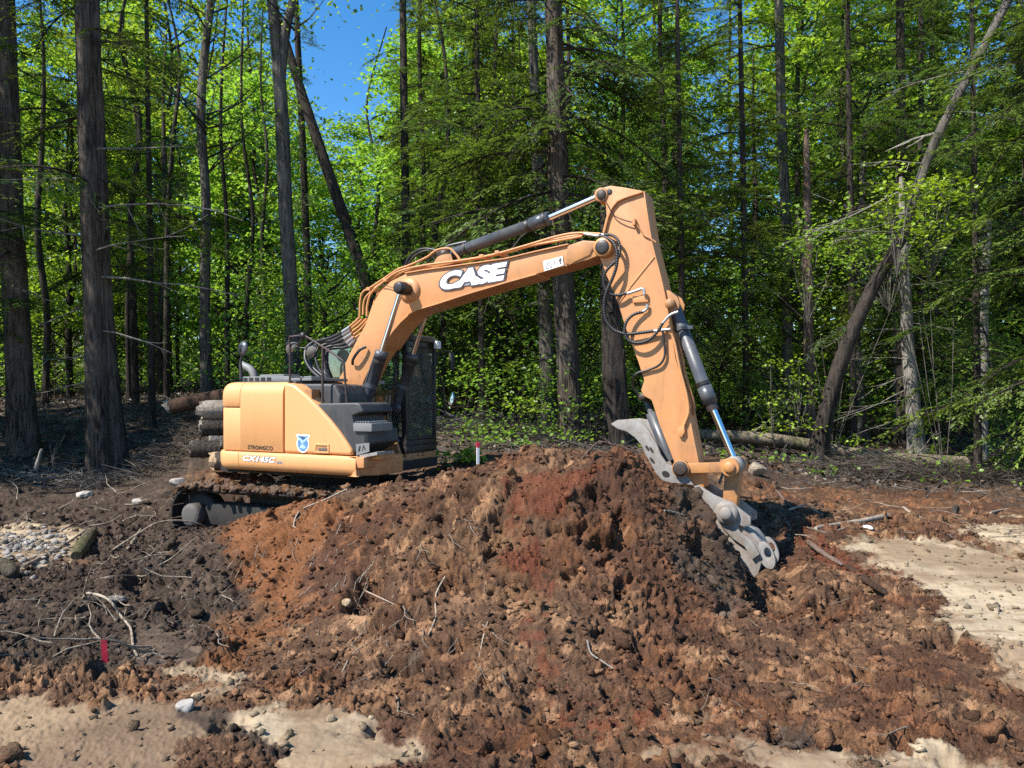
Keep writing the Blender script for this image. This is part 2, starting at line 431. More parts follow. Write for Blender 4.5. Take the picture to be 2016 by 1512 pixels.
XYZ = [(-1.2,9.6,0.02),(-3.0,10.6,-0.05),(-4.6,10.6,-0.12),(-3.0,12.4,0.05),(-1.0,11.6,0.1),(0.6,10.2,0.28),(0.9,9.2,0.55),(2.6,9.0,0.25),(-4.2,9.4,0.0),(-2.2,9.6,0.05),(-2.6,13.5,0.3),(-4.35,10.0,0.10),(-3.5,9.62,0.14),(-5.2,10.55,0.05),
       (-10,5,0.0),(10,5,0.0),(-8,0,0),(8,0,0),(0,0,0),(0,-12,0),(-30,-12,0.2),(30,-12,0.2),(-16,12,0.2),(16,12,0.1),(-25,20,0.8),(25,20,0.4),
       (0,32,1.9),(15,32,1.2),(30,34,1.4),(-15,32,2.0),(-35,40,2.2),(0,48,2.6),(25,48,2.2),(-25,60,3.0),(0,80,3.4),(50,80,3.2),(-60,80,3.4),(0,118,11),(60,118,11),(-60,118,11)]
_pts = np.array([tuple(P(*s)) for s in SPOTS] + XYZ)
def _tps(r2): return 0.5*r2*np.log(r2+1e-9)
def _fit(p):
    n = len(p); d = ((p[:, None, :2]-p[None, :, :2])**2).sum(-1)
    A = np.zeros((n+3, n+3)); A[:n, :n] = _tps(d) + np.eye(n)*0.02
    A[:n, n] = 1; A[:n, n+1:] = p[:, :2]; A[n:, :n] = A[:n, n:].T
    return np.linalg.solve(A, np.r_[p[:, 2], 0, 0, 0])
_W = _fit(_pts)
def base_h(x, y):
    x = np.asarray(x, float); y = np.asarray(y, float); sh = x.shape; x, y = x.ravel(), y.ravel()
    cx, cy = np.clip(x, -60, 60), np.clip(y, -12, 120)
    r = np.empty(len(x)); n = len(_pts)
    for i in range(0, len(x), 100000):
        s = slice(i, i+100000)
        d = (cx[s, None]-_pts[None, :, 0])**2 + (cy[s, None]-_pts[None, :, 1])**2
        r[s] = _tps(d) @ _W[:n] + _W[n] + cx[s]*_W[n+1] + cy[s]*_W[n+2]
    return r.reshape(sh)

def photo_xy(x, y, z):
    y = np.maximum(y, 1.5)
    return CX + FX*x/y, HY + FX*(EYE-z)/y
def blob(px, py, lst):
    m = np.zeros_like(px)
    for cx, cy, rx, ry, an, w in lst:
        c, s = math.cos(R(an)), math.sin(R(an))
        u, v = ((px-cx)*c+(py-cy)*s)/rx, (-(px-cx)*s+(py-cy)*c)/ry
        m = np.maximum(m, w*sstep(1.25, 0.6, np.sqrt(u*u+v*v)))
    return m
CLAY = [(600,1448,140,46,12,1.0),(690,1500,120,40,0,1),(60,1085,120,45,-8,0.9),
        (1915,1128,235,52,14,1.0),(2016,1210,170,110,0,1.0),(2000,1062,130,30,5,0.7),(1750,1520,330,36,3,0.6),(2050,1330,100,70,0,.7),(1400,1440,90,40,20,.35),(400,1345,150,40,0,.5)]
MUD = [(250,1470,210,80,-20,1.0),(60,1450,150,70,0,0.9),(300,1265,70,48,0,0.9),(1500,1500,260,30,0,.6),(380,1350,130,30,0,.5)]
PITS = [(705,1165,34,46,10,0.20),(792,1318,46,26,-10,0.22),(978,1062,17,44,15,0.11),(1185,985,40,22,0,0.10),(1640,1195,46,34,-20,0.20),(1375,1075,30,22,0,0.12),(900,1265,40,14,-10,0.10),(1240,1150,16,26,20,0.11),(1540,1440,36,24,0,0.12),(1850,1270,34,20,0,0.12),(1120,1130,26,14,0,0.09),(860,1105,22,16,0,0.10),(470,1120,34,40,0,0.14),(300,1140,70,34,0,0.2),(1430,1205,30,20,0,0.1),(1000,1480,50,16,0,0.09),(1700,1340,30,18,0,0.1)]
SMOOTH = CLAY + MUD + [(1070,1290,60,110,-20,0.6),(880,1270,90,130,20,0.5),(740,1240,70,120,20,0.5),(560,1180,150,150,20,0.8),(640,1080,160,60,-15,0.6)]
RUST = [(530,1075,120,95,-30,1.0),(600,1020,120,45,-15,0.8),(480,1250,140,75,-30,0.8),(640,1330,90,50,0,0.35),(1500,970,60,40,0,0.5),(1650,990,80,30,0,.6),(1850,990,90,25,0,.4),(60,918,110,14,0,.8)]
MAROON = [(1090,985,110,65,-20,1.0),(1020,1090,45,90,15,0.85),(1060,1250,35,150,-10,0.7),(1180,1440,140,45,10,0.6),(1120,1480,90,40,0,.5),(1640,1080,30,130,-50,.8),(900,960,160,25,0,.3)]
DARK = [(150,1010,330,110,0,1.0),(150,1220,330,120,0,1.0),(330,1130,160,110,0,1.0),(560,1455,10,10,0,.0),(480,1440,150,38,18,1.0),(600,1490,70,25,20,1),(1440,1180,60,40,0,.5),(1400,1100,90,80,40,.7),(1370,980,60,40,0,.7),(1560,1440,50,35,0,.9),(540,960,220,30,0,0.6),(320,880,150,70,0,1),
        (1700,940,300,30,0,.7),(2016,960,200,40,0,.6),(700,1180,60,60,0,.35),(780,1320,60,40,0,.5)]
def soil_masks(x, y):
    z = base_h(x, y)
    px, py = photo_xy(x, y, z)
    k = 60*np.minimum(1, 8/np.maximum(y, 2))
    wx = px + k*fbm(x*1.3, y*1.3, 5, 4) + k*0.5*fbm(x*5, y*5, 8, 3); wy = py + 0.7*k*fbm(x*1.3+9, y*1.3, 6, 4) + k*0.35*fbm(x*5, y*5, 9, 3)
    hf = 0.5*fbm(x*4.5, y*4.5, 131, 5, 0.65)
    brk = lambda m: sstep(0.22, 0.72, m+hf*(1-np.abs(2*m-1))*1.2)
    near = sstep(14.8, 13.0, y + 0.8*fbm(x*0.7, y*0.7, 31, 3))           # beyond this the forest floor begins
    near_r = sstep(16.5, 14.5, y + 0.8*fbm(x*0.7, y*0.7, 31, 3))
    near = np.where(x > 2, near_r, near)
    return z, near, np.maximum(brk(blob(wx, wy, CLAY)), 0.001), blob(wx, wy, SMOOTH), blob(wx, wy, RUST), blob(wx, wy, MAROON), blob(wx, wy, DARK), brk(blob(wx, wy, MUD)), px, py
def ground_full(x, y, split=False):
    x = np.asarray(x, float); y = np.asarray(y, float)
    z, near, clay, smooth, rust, maroon, dark, mudm, px, py = soil_masks(x, y)
    zb = z.copy()
    front = sstep(-1.0, 2.0, y)
    smooth = np.maximum(smooth, mudm)
    rough = near*(1-0.93*smooth)*front + (1-near)*0.30*front
    c0, i0 = clods(x+0.5*fbm(x*2, y*2, 3), y, 0.55, 11, 0.35)
    c1, i1 = clods(x+0.28*fbm(x*5, y*5, 4), y+0.28*fbm(x*5, y*5, 14), 0.24, 21, 0.5)
    c2, i2 = clods(x+0.11*fbm(x*12, y*12, 24), y+0.11*fbm(x*12, y*12, 34), 0.115, 41, 0.6)
    c3, i3 = clods(x+0.04*fbm(x*28, y*28, 25, 2), y+0.04*fbm(x*28, y*28, 35, 2), 0.056, 61, 0.65)
    c4, i4 = clods(x, y, 0.030, 63, 0.7)
    lump = fbm(x*0.9, y*0.9, 71, 3)
    patch = sstep(-0.25, 0.45, fbm(x*1.1, y*1.1, 81, 3))
    det = sstep(15, 9, y)
    wave = fbm(x*3.2, y*3.2, 77, 4)
    crumb = fbm(x*11, y*11, 91, 4, 0.65)
    coarse = sstep(-0.15, 0.35, fbm(x*1.7+5, y*1.7, 83, 4, 0.6))          # clod beds between beds of fine loose earth
    d = near*front*0.035*lump + rough*(0.035*wave + c0*0.55*0.24*patch*coarse + c1*0.24*0.45*coarse*(0.3+0.7*patch) + det*(c2*0.115*0.68*(0.12+0.88*coarse) + c3*0.056*0.62*(0.35+0.65*coarse) + c4*0.03*0.62) + (0.018+0.030*coarse)*crumb)
    d = d + near*front*0.25*(1-clay)*(det*(c3*0.05+c4*0.03)+0.012*crumb)
    z = z + d
    z = z - near*rough*(0.17*sstep(0.34, 0.60, fbm(x*2.4, y*2.4, 95, 4)) + 0.06*sstep(0.30, 0.5, fbm(x*6.5, y*6.5, 96, 3)))      # hollows between slumps
    z = z + clay*near*(0.035*fbm(x*0.8, y*3.2, 97, 4) + 0.012*fbm(x*6, y*2.5, 99, 4) + 0.006*fbm(x*25, y*25, 98, 3))
    z = z - blob(px+25*fbm(x*5, y*5, 8, 3), py+20*fbm(x*5, y*5, 9, 3), PITS)
    z = z - 0.22*blob(px, py, [(1525,1130,60,80,-15,1.0)])                # the hole the bucket is digging
    ids = 0.5*i1+0.3*i2+0.2*i0
    # soil slumped away in front of the bucket and thumb, down to the edge where it rests against them
    edge = np.interp(px, [1240,1263,1284,1303,1347,1364,1388,1400,1409,1433,1454,1472,1485,1500,1520], [860,899,931,948,954,964,996,1011,1040,1072,1094,1128,1152,1168,1150])+7*fbm(x*9, y*9, 141, 3)
    w = sstep(1236, 1262, px)*sstep(1530, 1505, px)*sstep(9.0, 8.7, y)*front
    lim = EYE-(edge-HY)/FX*y
    z = np.where(w > 0, z*(1-w)+np.minimum(z, lim)*w, z)
    if split: z = (zb, z-zb)
    return z, (near, clay, rust, maroon, dark, ids, mudm, fbm(x*2.2, y*2.2, 51, 4), fbm(x*0.6, y*0.6, 55, 3), i2)
def gz(x, y):
    return float(ground_full(np.array([x], float), np.array([y], float))[0][0])
def soil_colour(mk, xy=None):
    near, clay, rust, maroon, dark, ids, mudm, n1, n2, i2 = mk
    L3 = lambda c: np.array(c)[None, :]
    mix = lambda a, b, f: a*(1-f[:, None]) + b*f[:, None]
    col = mix(L3((0.265, 0.148, 0.078)), L3((0.158, 0.070, 0.034)), sstep(-0.5, 0.5, n1))
    col = mix(col, L3((0.34, 0.215, 0.125)), 0.7*sstep(0.62, 0.92, ids))
    col = mix(col, L3((0.085, 0.048, 0.034)), 0.62*sstep(0.34, 0.10, ids))
    col = col*(0.72+0.56*i2)[:, None]
    sp = 0.55*(i2-0.5)+0.30*n1
    col = mix(col, L3((0.20, 0.082, 0.034)), 0.8*sstep(0.25, 0.62, rust*(1+0.0*n1)+sp*np.minimum(1, rust*2.2)))
    col = mix(col, L3((0.135, 0.046, 0.024)), 0.9*sstep(0.30, 0.66, maroon+sp*np.minimum(1, maroon*2.2)))
    col = mix(col, mix(L3((0.235, 0.165, 0.100)), L3((0.155, 0.105, 0.066)), sstep(-0.4, 0.4, n2+0.5*n1)), mudm)
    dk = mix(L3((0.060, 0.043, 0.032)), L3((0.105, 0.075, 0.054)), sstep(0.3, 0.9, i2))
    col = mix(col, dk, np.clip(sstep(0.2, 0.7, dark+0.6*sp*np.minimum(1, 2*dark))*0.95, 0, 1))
    cl = mix(L3((0.355, 0.28, 0.185)), L3((0.235, 0.168, 0.105)), sstep(-0.35, 0.55, n1+0.6*n2))
    col = mix(col, cl, clay)
    fl = mix(L3((0.055, 0.041, 0.029)), L3((0.115, 0.09, 0.064)), sstep(-0.3, 0.6, n1))
    if xy is not None:
        st = fbm(xy[0]*0.9, xy[1]*4.2, 151, 5, 0.62)+0.5*fbm(xy[0]*5, xy[1]*5, 152, 4)
        col = mix(col, L3((0.165, 0.105, 0.062)), 0.75*sstep(0.08, 0.62, st)*np.maximum(clay, mudm))
    return mix(fl, col, near)
rows = [-60, -25, -8, 0, 1.4, 2.2] + list(2.7*np.exp(np.arange(0, 1.60, 0.0033))) 
rows += list(np.exp(np.linspace(math.log(rows[-1]*1.006), math.log(90), 150))) + [130, 220, 500, 1200, 2500]
us = np.r_[-6, -3, -2, -1.5, np.linspace(-1.15, -0.80, 30), np.arange(-0.76, 0.76, 0.00160), np.linspace(0.80, 1.15, 30), 1.5, 2, 3, 6]
YY, UU = np.meshgrid(np.array(rows), us, indexing='ij')
XX = UU*np.maximum(YY, 2.7)
(_zb, _d), _mk = ground_full(XX.ravel(), YY.ravel(), True)
_g = np.stack([XX, YY, _zb.reshape(XX.shape)], -1)
_nn = np.cross(np.gradient(_g, axis=1), np.gradient(_g, axis=0)); _nn /= np.linalg.norm(_nn, axis=-1, keepdims=True)+1e-12
_nn[_nn[..., 2] < 0] *= -1
_nn = _nn*np.array([1.15, 1.15, 1.0])
_V = _g.reshape(-1, 3)+_nn.reshape(-1, 3)*_d[:, None]
_c = soil_colour(_mk, (XX.ravel(), YY.ravel()))
nr, nc = XX.shape
_i = (np.arange(nr-1)[:, None]*nc + np.arange(nc-1)[None, :]).ravel()
ground = link_mesh('ground', np_mesh('ground', _V, np.c_[_i, _i+1, _i+nc+1, _i+nc], M['soil'], True, {'packed': np.clip(_mk[0]*np.maximum(_mk[1], _mk[6]), 0, 1)}, cols=_c))
tag(ground, kind='structure')

# loose clods lying on the sheet
def lump_mesh(seed, sub):
    bm = bmesh.new(); bmesh.ops.create_icosphere(bm, subdivisions=sub, radius=1.0)
    rg = np.random.default_rng(seed)
    v = np.array([q.co for q in bm.verts]); f = np.array([[q.index for q in p.verts] for p in bm.faces]); bm.free()
    for k in range(5):
        d = rg.normal(size=3); d /= np.linalg.norm(d)
        v = v*(1+0.26*np.sin(v @ d*rg.uniform(1.5, 4.5)+rg.uniform(0, 6)))[:, None]
    v = v*(1+rg.uniform(-0.24, 0.24, size=len(v)))[:, None]
    return v*np.array([1, rg.uniform(0.7, 1), rg.uniform(0.55, 0.85)]), f
LUMPS = [lump_mesh(i, 2) for i in range(10)]
SMALL = [lump_mesh(40+i, 1) for i in range(10)]
rng = np.random.default_rng(4)
def scatter(n, xr, yr, smin, smax, power, shapes, keep):
    y = np.sqrt(rng.uniform(yr[0]**2, yr[1]**2, n)); x = rng.uniform(xr[0], xr[1], n)*y
    z, mk = ground_full(x, y); c = soil_colour(mk)
    sel = rng.uniform(size=n) < keep(mk)
    x, y, z, c = x[sel], y[sel], z[sel], c[sel]; n = len(x)
    s = smin*(smax/smin)**(rng.uniform(size=n)**power)
    Vs, Fs, Cs, o = [], [], [], 0
    for i in range(n):
        v, f = shapes[int(rng.integers(len(shapes)))]
        a = rng.uniform(0, 6.28); ca, sa = math.cos(a), math.sin(a)
        w = v @ np.array([[ca, sa, 0], [-sa, ca, 0], [0, 0, 1]])*s[i] + np.array([x[i], y[i], z[i]+0.28*s[i]])
        Vs.append(w); Fs.append(f+o); o += len(w)
        Cs.append(np.repeat(c[i][None]*rng.uniform(0.5, 1.45), len(w), 0))
    return np.concatenate(Vs), np.concatenate(Fs), np.concatenate(Cs)
kp = lambda mk: np.clip(mk[0]*(0.92-0.72*np.maximum(mk[1], mk[6])), 0.02, 1)
parts_ = [scatter(520, (-0.68, 0.68), (3.4, 12), 0.028, 0.075, 2.6, LUMPS, kp),
          scatter(18500, (-0.68, 0.68), (3.3, 11), 0.008, 0.036, 1.8, SMALL, kp)]
V_ = np.concatenate([p[0] for p in parts_]); C_ = np.concatenate([p[2] for p in parts_])
F_ = np.concatenate([parts_[0][1], parts_[1][1]+len(parts_[0][0])])
cl = link_mesh('soil_clods', np_mesh('soil_clods', V_, F_, M['soil'], False, cols=C_))
tag(cl, 'crumbly brown soil clods strewn over the dug mound', 'soil', kind='stuff')
# ------------------------------------------------------------------ the excavator (x forward, y left, z up; seen from its right rear)
PSI = R(26)
EC = (-2.55, 11.0)
FWD = (math.cos(PSI), -math.sin(PSI)); RGT = (-math.sin(PSI), -math.cos(PSI))
def L(px, py, off=0.0):
    """photo pixel -> (x, z) on the machine's own vertical plane lying off metres right of its middle"""
    a = (px-CX)/FX; o = (EC[0]+off*RGT[0], EC[1]+off*RGT[1])
    s = (a*o[1]-o[0])/(FWD[0]-a*FWD[1]); Y = o[1]+s*FWD[1]
    return s, EYE-(py-HY)/FX*Y
def L3(px, py, off=0.0):
    s, z = L(px, py, off); return Vector((s, -off, z))
def LF(px, py, X):
    """photo pixel -> (y, z) on the machine's cross plane x = X"""
    a = (px-CX)/FX; o = (EC[0]+X*FWD[0], EC[1]+X*FWD[1])
    r = (a*o[1]-o[0])/(RGT[0]-a*RGT[1]); Y = o[1]+r*RGT[1]
    return -r, EYE-(py-HY)/FX*Y
def zs(p, ox, oy, w, full): return (ox+p[0]*w/full, oy+p[1]*w/full)
Z1 = lambda x, y: (430+x*500/2016, 620+y*500/2016)
Z2 = lambda x, y: (670+x*600/2016, 340+y*600/2016)
Z3 = lambda x, y: (1150+x*400/1512, 340+y*400/1512)
Z4 = lambda x, y: (1180+x*400/1344, 740+y*400/1344)
Z5 = lambda x, y: (440+x*320/2016, 850+y*320/2016)
EX = empty('excavator', (EC[0], EC[1], 0), -PSI)
tag(EX, 'orange tracked excavator parked behind the soil mound with its bucket dug in', 'excavator')
def part(mb, name, m, parent=EX, bevel=0.0, seg=2): return mb.build(name, m, parent, bevel, seg)
def poly(pts, off): return [L(x, y, off) for x, y in pts]

# ---- text laid on a flat side of the machine
def text_tris(body, bold=0.0, shear=0.0, space=1.0):
    cu = bpy.data.curves.new('lettering', 'FONT'); cu.body = body; cu.offset = bold; cu.shear = shear; cu.space_character = space
    cu.resolution_u = 4
    o = bpy.data.objects.new('lettering', cu); COL.objects.link(o)
    dg = bpy.context.evaluated_depsgraph_get(); me = bpy.data.meshes.new_from_object(o.evaluated_get(dg))
    v = np.array([q.co[:2] for q in me.vertices]); f = [list(p.vertices) for p in me.polygons]
    bpy.data.objects.remove(o); bpy.data.curves.remove(cu); bpy.data.meshes.remove(me)
    return v, f
def quad_text(name, body, corners, off, m, parent, bold=0.0, shear=0.0, space=1.0, ref=None, lift=0.0):
    """corners: BL, BR, TR, TL photo pixels on plane off"""
    v, f = text_tris(body, bold, shear, space)
    lo, hi = (v.min(0), v.max(0)) if ref is None else ref
    u = (v-lo)/(hi-lo)
    c = [np.array(L(px, py, off)) for px, py in corners]
    w = (c[0][None]*((1-u[:, :1])*(1-u[:, 1:])) + c[1][None]*(u[:, :1]*(1-u[:, 1:])) + c[2][None]*(u[:, :1]*u[:, 1:]) + c[3][None]*((1-u[:, :1])*u[:, 1:]))
    mb = MB(); mb.add([(a, -off-lift, b) for a, b in w], f)
    o = part(mb, name, m, parent)
    return o, (lo, hi)

# ---- undercarriage
def make_track(side):
    """side -1: right (near) track"""
    yc = side*0.98; zc, rr, half = 0.20, 0.365, 1.50
    tf = MB()
    tf.prism([(-half, zc-0.13), (half, zc-0.13), (half+0.1, zc+0.05), (half-0.3, zc+0.17), (-half+0.3, zc+0.17), (-half-0.1, zc+0.05)], yc-0.13, yc+0.13)
    tr = part(tf, 'track', M['track'], EX, 0.02)
    h = MB()
    for xx in (-half, half):
        h.lathe([(0.0, -0.30), (0.10, -0.30), (0.155, -0.285), (0.165, -0.26), (0.165, -0.13), (0.0, -0.13)] if side < 0 else
                [(0.0, 0.30), (0.10, 0.30), (0.155, 0.285), (0.165, 0.26), (0.165, 0.13), (0.0, 0.13)], (xx, yc, zc), 'y', 28)
        wh = part(MB().lathe([(0.0, -0.125), (0.26, -0.12), (0.31, -0.09), (0.31, 0.09), (0.26, 0.12), (0.0, 0.125)], (xx, yc, zc), 'y', 28), 'idler_wheel', M['track'], tr)
        o = part(h, 'wheel_hub', M['hub'], wh); h = MB()
    for k in range(7):
        r_ = MB().lathe([(0, -0.2), (0.09, -0.2), (0.1, -0.18), (0.1, -0.08), (0.07, -0.08), (0.07, 0.08), (0.1, 0.08), (0.1, 0.2), (0, 0.2)], (-1.1+k*0.367, yc, zc-0.25), 'y', 14)
        part(r_, 'roller', M['track'], tr)
    n = 46; straight = 2*half; per = 2*straight+2*math.pi*rr
    shoe = MB()
    w = 0.27; l = per/n
    shoe.box(-l*0.47, -w, 0.0, l*0.47, w, 0.018)
    for gx in (-0.40, 0.0, 0.36): shoe.box(l*gx-0.006, -w, 0.018, l*gx+0.006, w, 0.05)
    shoe.box(-l*0.45, -0.09, -0.06, l*0.45, -0.05, 0); shoe.box(-l*0.45, 0.05, -0.06, l*0.45, 0.09, 0)
    sm = shoe.mesh('track_shoe', M['track'])
    for k in range(n):
        d = per*k/n
        if d < straight: x, z, a = -half+d, zc+rr, 0
        elif d < straight+math.pi*rr: t = (d-straight)/rr; x, z, a = half+rr*math.sin(t), zc+rr*math.cos(t), t
        elif d < 2*straight+math.pi*rr: x, z, a = half-(d-straight-math.pi*rr), zc-rr, math.pi
        else: t = (d-2*straight-math.pi*rr)/rr; x, z, a = -half-rr*math.sin(t), zc-rr*math.cos(t), math.pi+t
        o = link_mesh('track_shoe', sm, tr, (x, yc, z)); o.rotation_euler = (0, a, 0)
    return tr, yc, zc+rr
near_track, tyc, ttop = make_track(-1)
make_track(1)
rg = np.random.default_rng(3); mv, mf, mc, mo = [], [], [], 0
for i in range(900):
    v, f = LUMPS[i % 10] if i < 420 else SMALL[i % 10]
    s = rg.uniform(0.022, 0.055) if i < 420 else rg.uniform(0.012, 0.03)
    x = rg.uniform(-1.86, 1.2); y = tyc+rg.uniform(-0.30, 0.30)
    bank = 0.085*max(0, 1-((y-tyc)/0.34)**2)*(0.6+0.4*math.sin(x*3.1+1))
    z = ttop+0.04+bank*rg.uniform(0.2, 1)
    if x < -1.5: z -= 0.365*(1-math.sqrt(max(0, 1-((x+1.5)/0.42)**2)))
    mv.append(v*s*np.array([1.1, 1.1, 0.9])+np.array([x, y, z])); mf.append(f+mo); mo += len(v)
    c = np.array((0.135, 0.088, 0.06) if rg.uniform() < 0.7 else (0.15, 0.075, 0.035))*rg.uniform(0.7, 1.25)
    mc.append(np.repeat(c[None], len(v), 0))
mud = link_mesh('mud', np_mesh('mud', np.concatenate(mv), np.concatenate(mf), M['soil'], True, cols=np.concatenate(mc)), near_track)
mud['kind'] = 'stuff'
part(MB().box(-0.9, -0.75, 0.10, 0.9, 0.75, 0.46).lathe([(0.62, 0.46), (0.62, 0.80), (0.0, 0.80)], (0, 0, 0), 'z', 28), 'car_body', M['track'])

# ---- upper deck and orange shell
XB = L(473, 800, 1.24)[0]; XM = L(558, 800, 1.24)[0]; XE = L(691, 890, 1.24)[0]
HW, RT = 1.24, 1.52
xa = -math.sqrt(RT*RT-HW*HW)
def rear_path(x_from, ang_to, n=14):
    """right side from x_from back, round the tail to the angle ang_to (0 = straight back, 90 = left)"""
    pts = [(x_from, -HW)]
    x = x_from
    while x-0.16 > xa: x -= 0.16; pts.append((x, -HW))
    a0 = math.atan2(-HW, xa); a0 = a0 if a0 < 0 else a0-2*math.pi
    a1 = -math.pi+R(-ang_to)
    for k in range(n+1):
        a = a0+(a1-a0)*k/n; pts.append((RT*math.cos(a), RT*math.sin(a)))
    return pts
def wall(mb, path, prof):
    """prof [(inset, z)] swept along path"""
    n = len(path); nr = []
    for i in range(n):
        a, b = path[max(i-1, 0)], path[min(i+1, n-1)]
        t = Vector((b[0]-a[0], b[1]-a[1])).normalized(); nr.append(Vector((-t.y, t.x)))
    if nr[0].y < 0 and abs(nr[0].y) > 0.5: sg = 1
    else: sg = -1
    k = len(prof); vs = []
    for i in range(n):
        for ins, z in prof: vs.append((path[i][0]-sg*nr[i].x*ins, path[i][1]-sg*nr[i].y*ins, z))
    mb.add(vs, [[i*k+j, (i+1)*k+j, (i+1)*k+j+1, i*k+j+1] for i in range(n-1) for j in range(k-1)], True)
    mb.add(vs[:k], [list(range(k))]); mb.add(vs[-k:], [list(range(k-1, -1, -1))])
    return mb
ZT = L(520, 752, 1.20)[1]; ZS = L(560, 893, 1.24)[1]; ZB = L(560, 930, 1.24)[1]-0.01
ZK = L(463, 800, 1.24)[1]-0.02
full = rear_path(XM-0.012, 80, 26)
iS = [i for i, p in enumerate(full) if p[0] > XB]
XB = max(XB, xa+0.02); split = XB; print('XB', XB, xa)
pathA = [p for p in full if p[0] >= split and p[1] < -1.2] + [(split, -HW)]
pathB = [(split-0.009, -HW)] + [p for p in full[1:] if p[0] < split-0.03 or p[1] > -1.2]
up_prof = lambda z0, z1: [(0.025, z0), (0.008, z0+0.002), (0.0, z0+0.012), (0.0, z1-0.17), (0.008, z1-0.115), (0.028, z1-0.065), (0.06, z1-0.028), (0.105, z1-0.006), (0.16, z1), (0.40, z1+0.015)]
mid_prof = lambda z0, z1: [(0.025, z0), (0.008, z0+0.002), (0.0, z0+0.014), (0.0, z1-0.014), (0.008, z1-0.002), (0.03, z1)]
door = part(wall(MB(), pathA, up_prof(ZS+0.012, ZT)), 'engine_door', M['shell'])
part(wall(MB(), pathB, up_prof(ZK+0.012, ZT)), 'tail_cover', M['shell'])
inner = [(p[0]*0.995+0.0, p[1]*0.995) for p in pathB]
part(wall(MB(), inner, mid_prof(ZS+0.012, ZK)), 'tail_panel', M['shell'])
core = [(0.6, -1.205), (-0.8, -1.205)] + [(1.475*math.cos(a), 1.475*math.sin(a)) for a in np.linspace(-math.pi+0.98, -math.pi-0.98, 16)] + [(-0.8, 1.17), (0.2, 1.17)]
part(MB().plate(core, ZB+0.10, ZT-0.10), 'inner_body', M['orange_dirty'])
# lower band
band_f = rear_path(L(700, 905, 1.27)[0]+0.0, 80, 26)
off3 = lambda pts, d: [(p[0]*(1+d*0.0)+(0 if p[0] > xa else d*p[0]/RT), p[1]-d if p[0] > xa else p[1]+d*p[1]/RT) for p in pts]
bp_ = off3(band_f, 0.03)
bA = [p for p in bp_ if p[0] >= split and p[1] < -1.2] + [(split, -HW-0.03)]
bB = [(split-0.009, -HW-0.03)] + [p for p in bp_[1:] if p[0] < split-0.03 or p[1] > -1.2]
bprof = [(0.30, ZB+0.03), (0.14, ZB), (0.06, ZB+0.012), (0.018, ZB+0.05), (0.0, ZB+0.11), (0.0, ZS-0.03), (0.010, ZS-0.010), (0.035, ZS), (0.10, ZS)]
band = part(wall(MB(), bA, bprof), 'skirt_band', M['shell'])
part(wall(MB(), bB, bprof), 'skirt_band', M['shell'])
xe0 = L(700, 905, 1.27)[0]
skx = L(735, 905, 1.15)[0]
sk = MB().plate([(xe0+0.006, -HW-0.025), (skx-0.25, -HW-0.01), (skx, -1.02), (skx, -0.5), (xe0, -0.5)], ZB+0.01, ZS-0.004)
part(sk, 'skirt_band', M['orange'], EX, 0.02)
# side cover with its slanting front edge
sc_px = [Z1(527, 1102), Z1(522, 548), Z1(565, 545), Z1(600, 556), Z1(700, 640), Z1(800, 742), Z1(880, 830), Z1(950, 918), Z1(1010, 1005), Z1(1050, 1062), Z1(1056, 1085), Z1(1056, 1118)]
scp = poly(sc_px, HW)
scp[0] = (XM+0.008, ZS+0.012); scp[1] = (XM+0.008, ZT-0.012); scp[-1] = (scp[-1][0], ZS+0.012)
side_cover = part(MB().prism(scp, -HW, -HW+0.30), 'side_cover', M['shell'], EX, 0.045, 4)
# recessed latch in the cover
a0, a1 = L3(*Z1(765, 1022), HW+0.004), L3(*Z1(878, 1098), HW+0.004)
x0, x1, z0, z1 = a0.x, a1.x, a1.z, a0.z
fr = MB()
for (u0, w0, u1, w1) in ((x0, z0, x1, z0+0.02), (x0, z1-0.02, x1, z1), (x0, z0+0.02, x0+0.02, z1-0.02), (x1-0.02, z0+0.02, x1, z1-0.02)):
    fr.box(u0, -HW-0.012, w0, u1, -HW+0.01, w1)
latch = part(fr, 'latch_frame', M['shell'], side_cover, 0.004)
part(MB().box(x0+0.02, -HW-0.003, z0+0.02, x1-0.02, -HW+0.004, z1-0.02), 'latch_recess', M['orange_dirty'], side_cover)
part(MB().box(x0+0.06, -HW-0.010, z0+0.025, x1-0.03, -HW-0.004, z1-0.05), 'latch_paddle', M['roof'], side_cover, 0.003)
# emblem: winged horse's head shape in a ringed disc
ec = L3(*Z1(671, 1018), HW+0.0); er = abs(L(*Z1(725, 1018), HW)[0]-L(*Z1(617, 1018), HW)[0])/2
def flat(mb, pts, lift): mb.add([(ec.x+er*u, -HW-lift, ec.z+er*w) for u, w in pts], [list(range(len(pts)))]); return mb
circ = lambda rx, rz, cz, n=28: [(rx*math.cos(2*math.pi*k/n), cz+rz*math.sin(2*math.pi*k/n)) for k in range(n)]
em = flat(MB(), circ(0.92, 1.05, -0.05), 0.003)
flat(em, [(-0.5, 0.35), (-0.78, 0.62), (-1.05, 0.95), (-0.98, 1.0), (-0.4, 0.98), (0.35, 1.0), (0.95, 0.98), (1.08, 0.9), (0.85, 0.5), (0.6, 0.25)], 0.0036)
emb = part(em, 'emblem', M['white'], side_cover)
part(flat(flat(MB(), circ(0.76, 0.86, -0.06), 0.0048), [(-0.86, 0.86), (-0.5, 0.55), (-0.1, 0.4), (0.3, 0.45), (0.92, 0.86), (0.5, 0.8), (0.1, 0.78), (-0.4, 0.86)], 0.0048), 'emblem_disc', M['blue_mid'], emb)
eb = flat(MB(), [(-0.80, 0.80), (-0.25, 0.52), (0.0, 0.28), (0.12, 0.02), (0.0, -0.12), (-0.14, -0.02), (-0.30, 0.22), (-0.62, 0.50)], 0.0058)
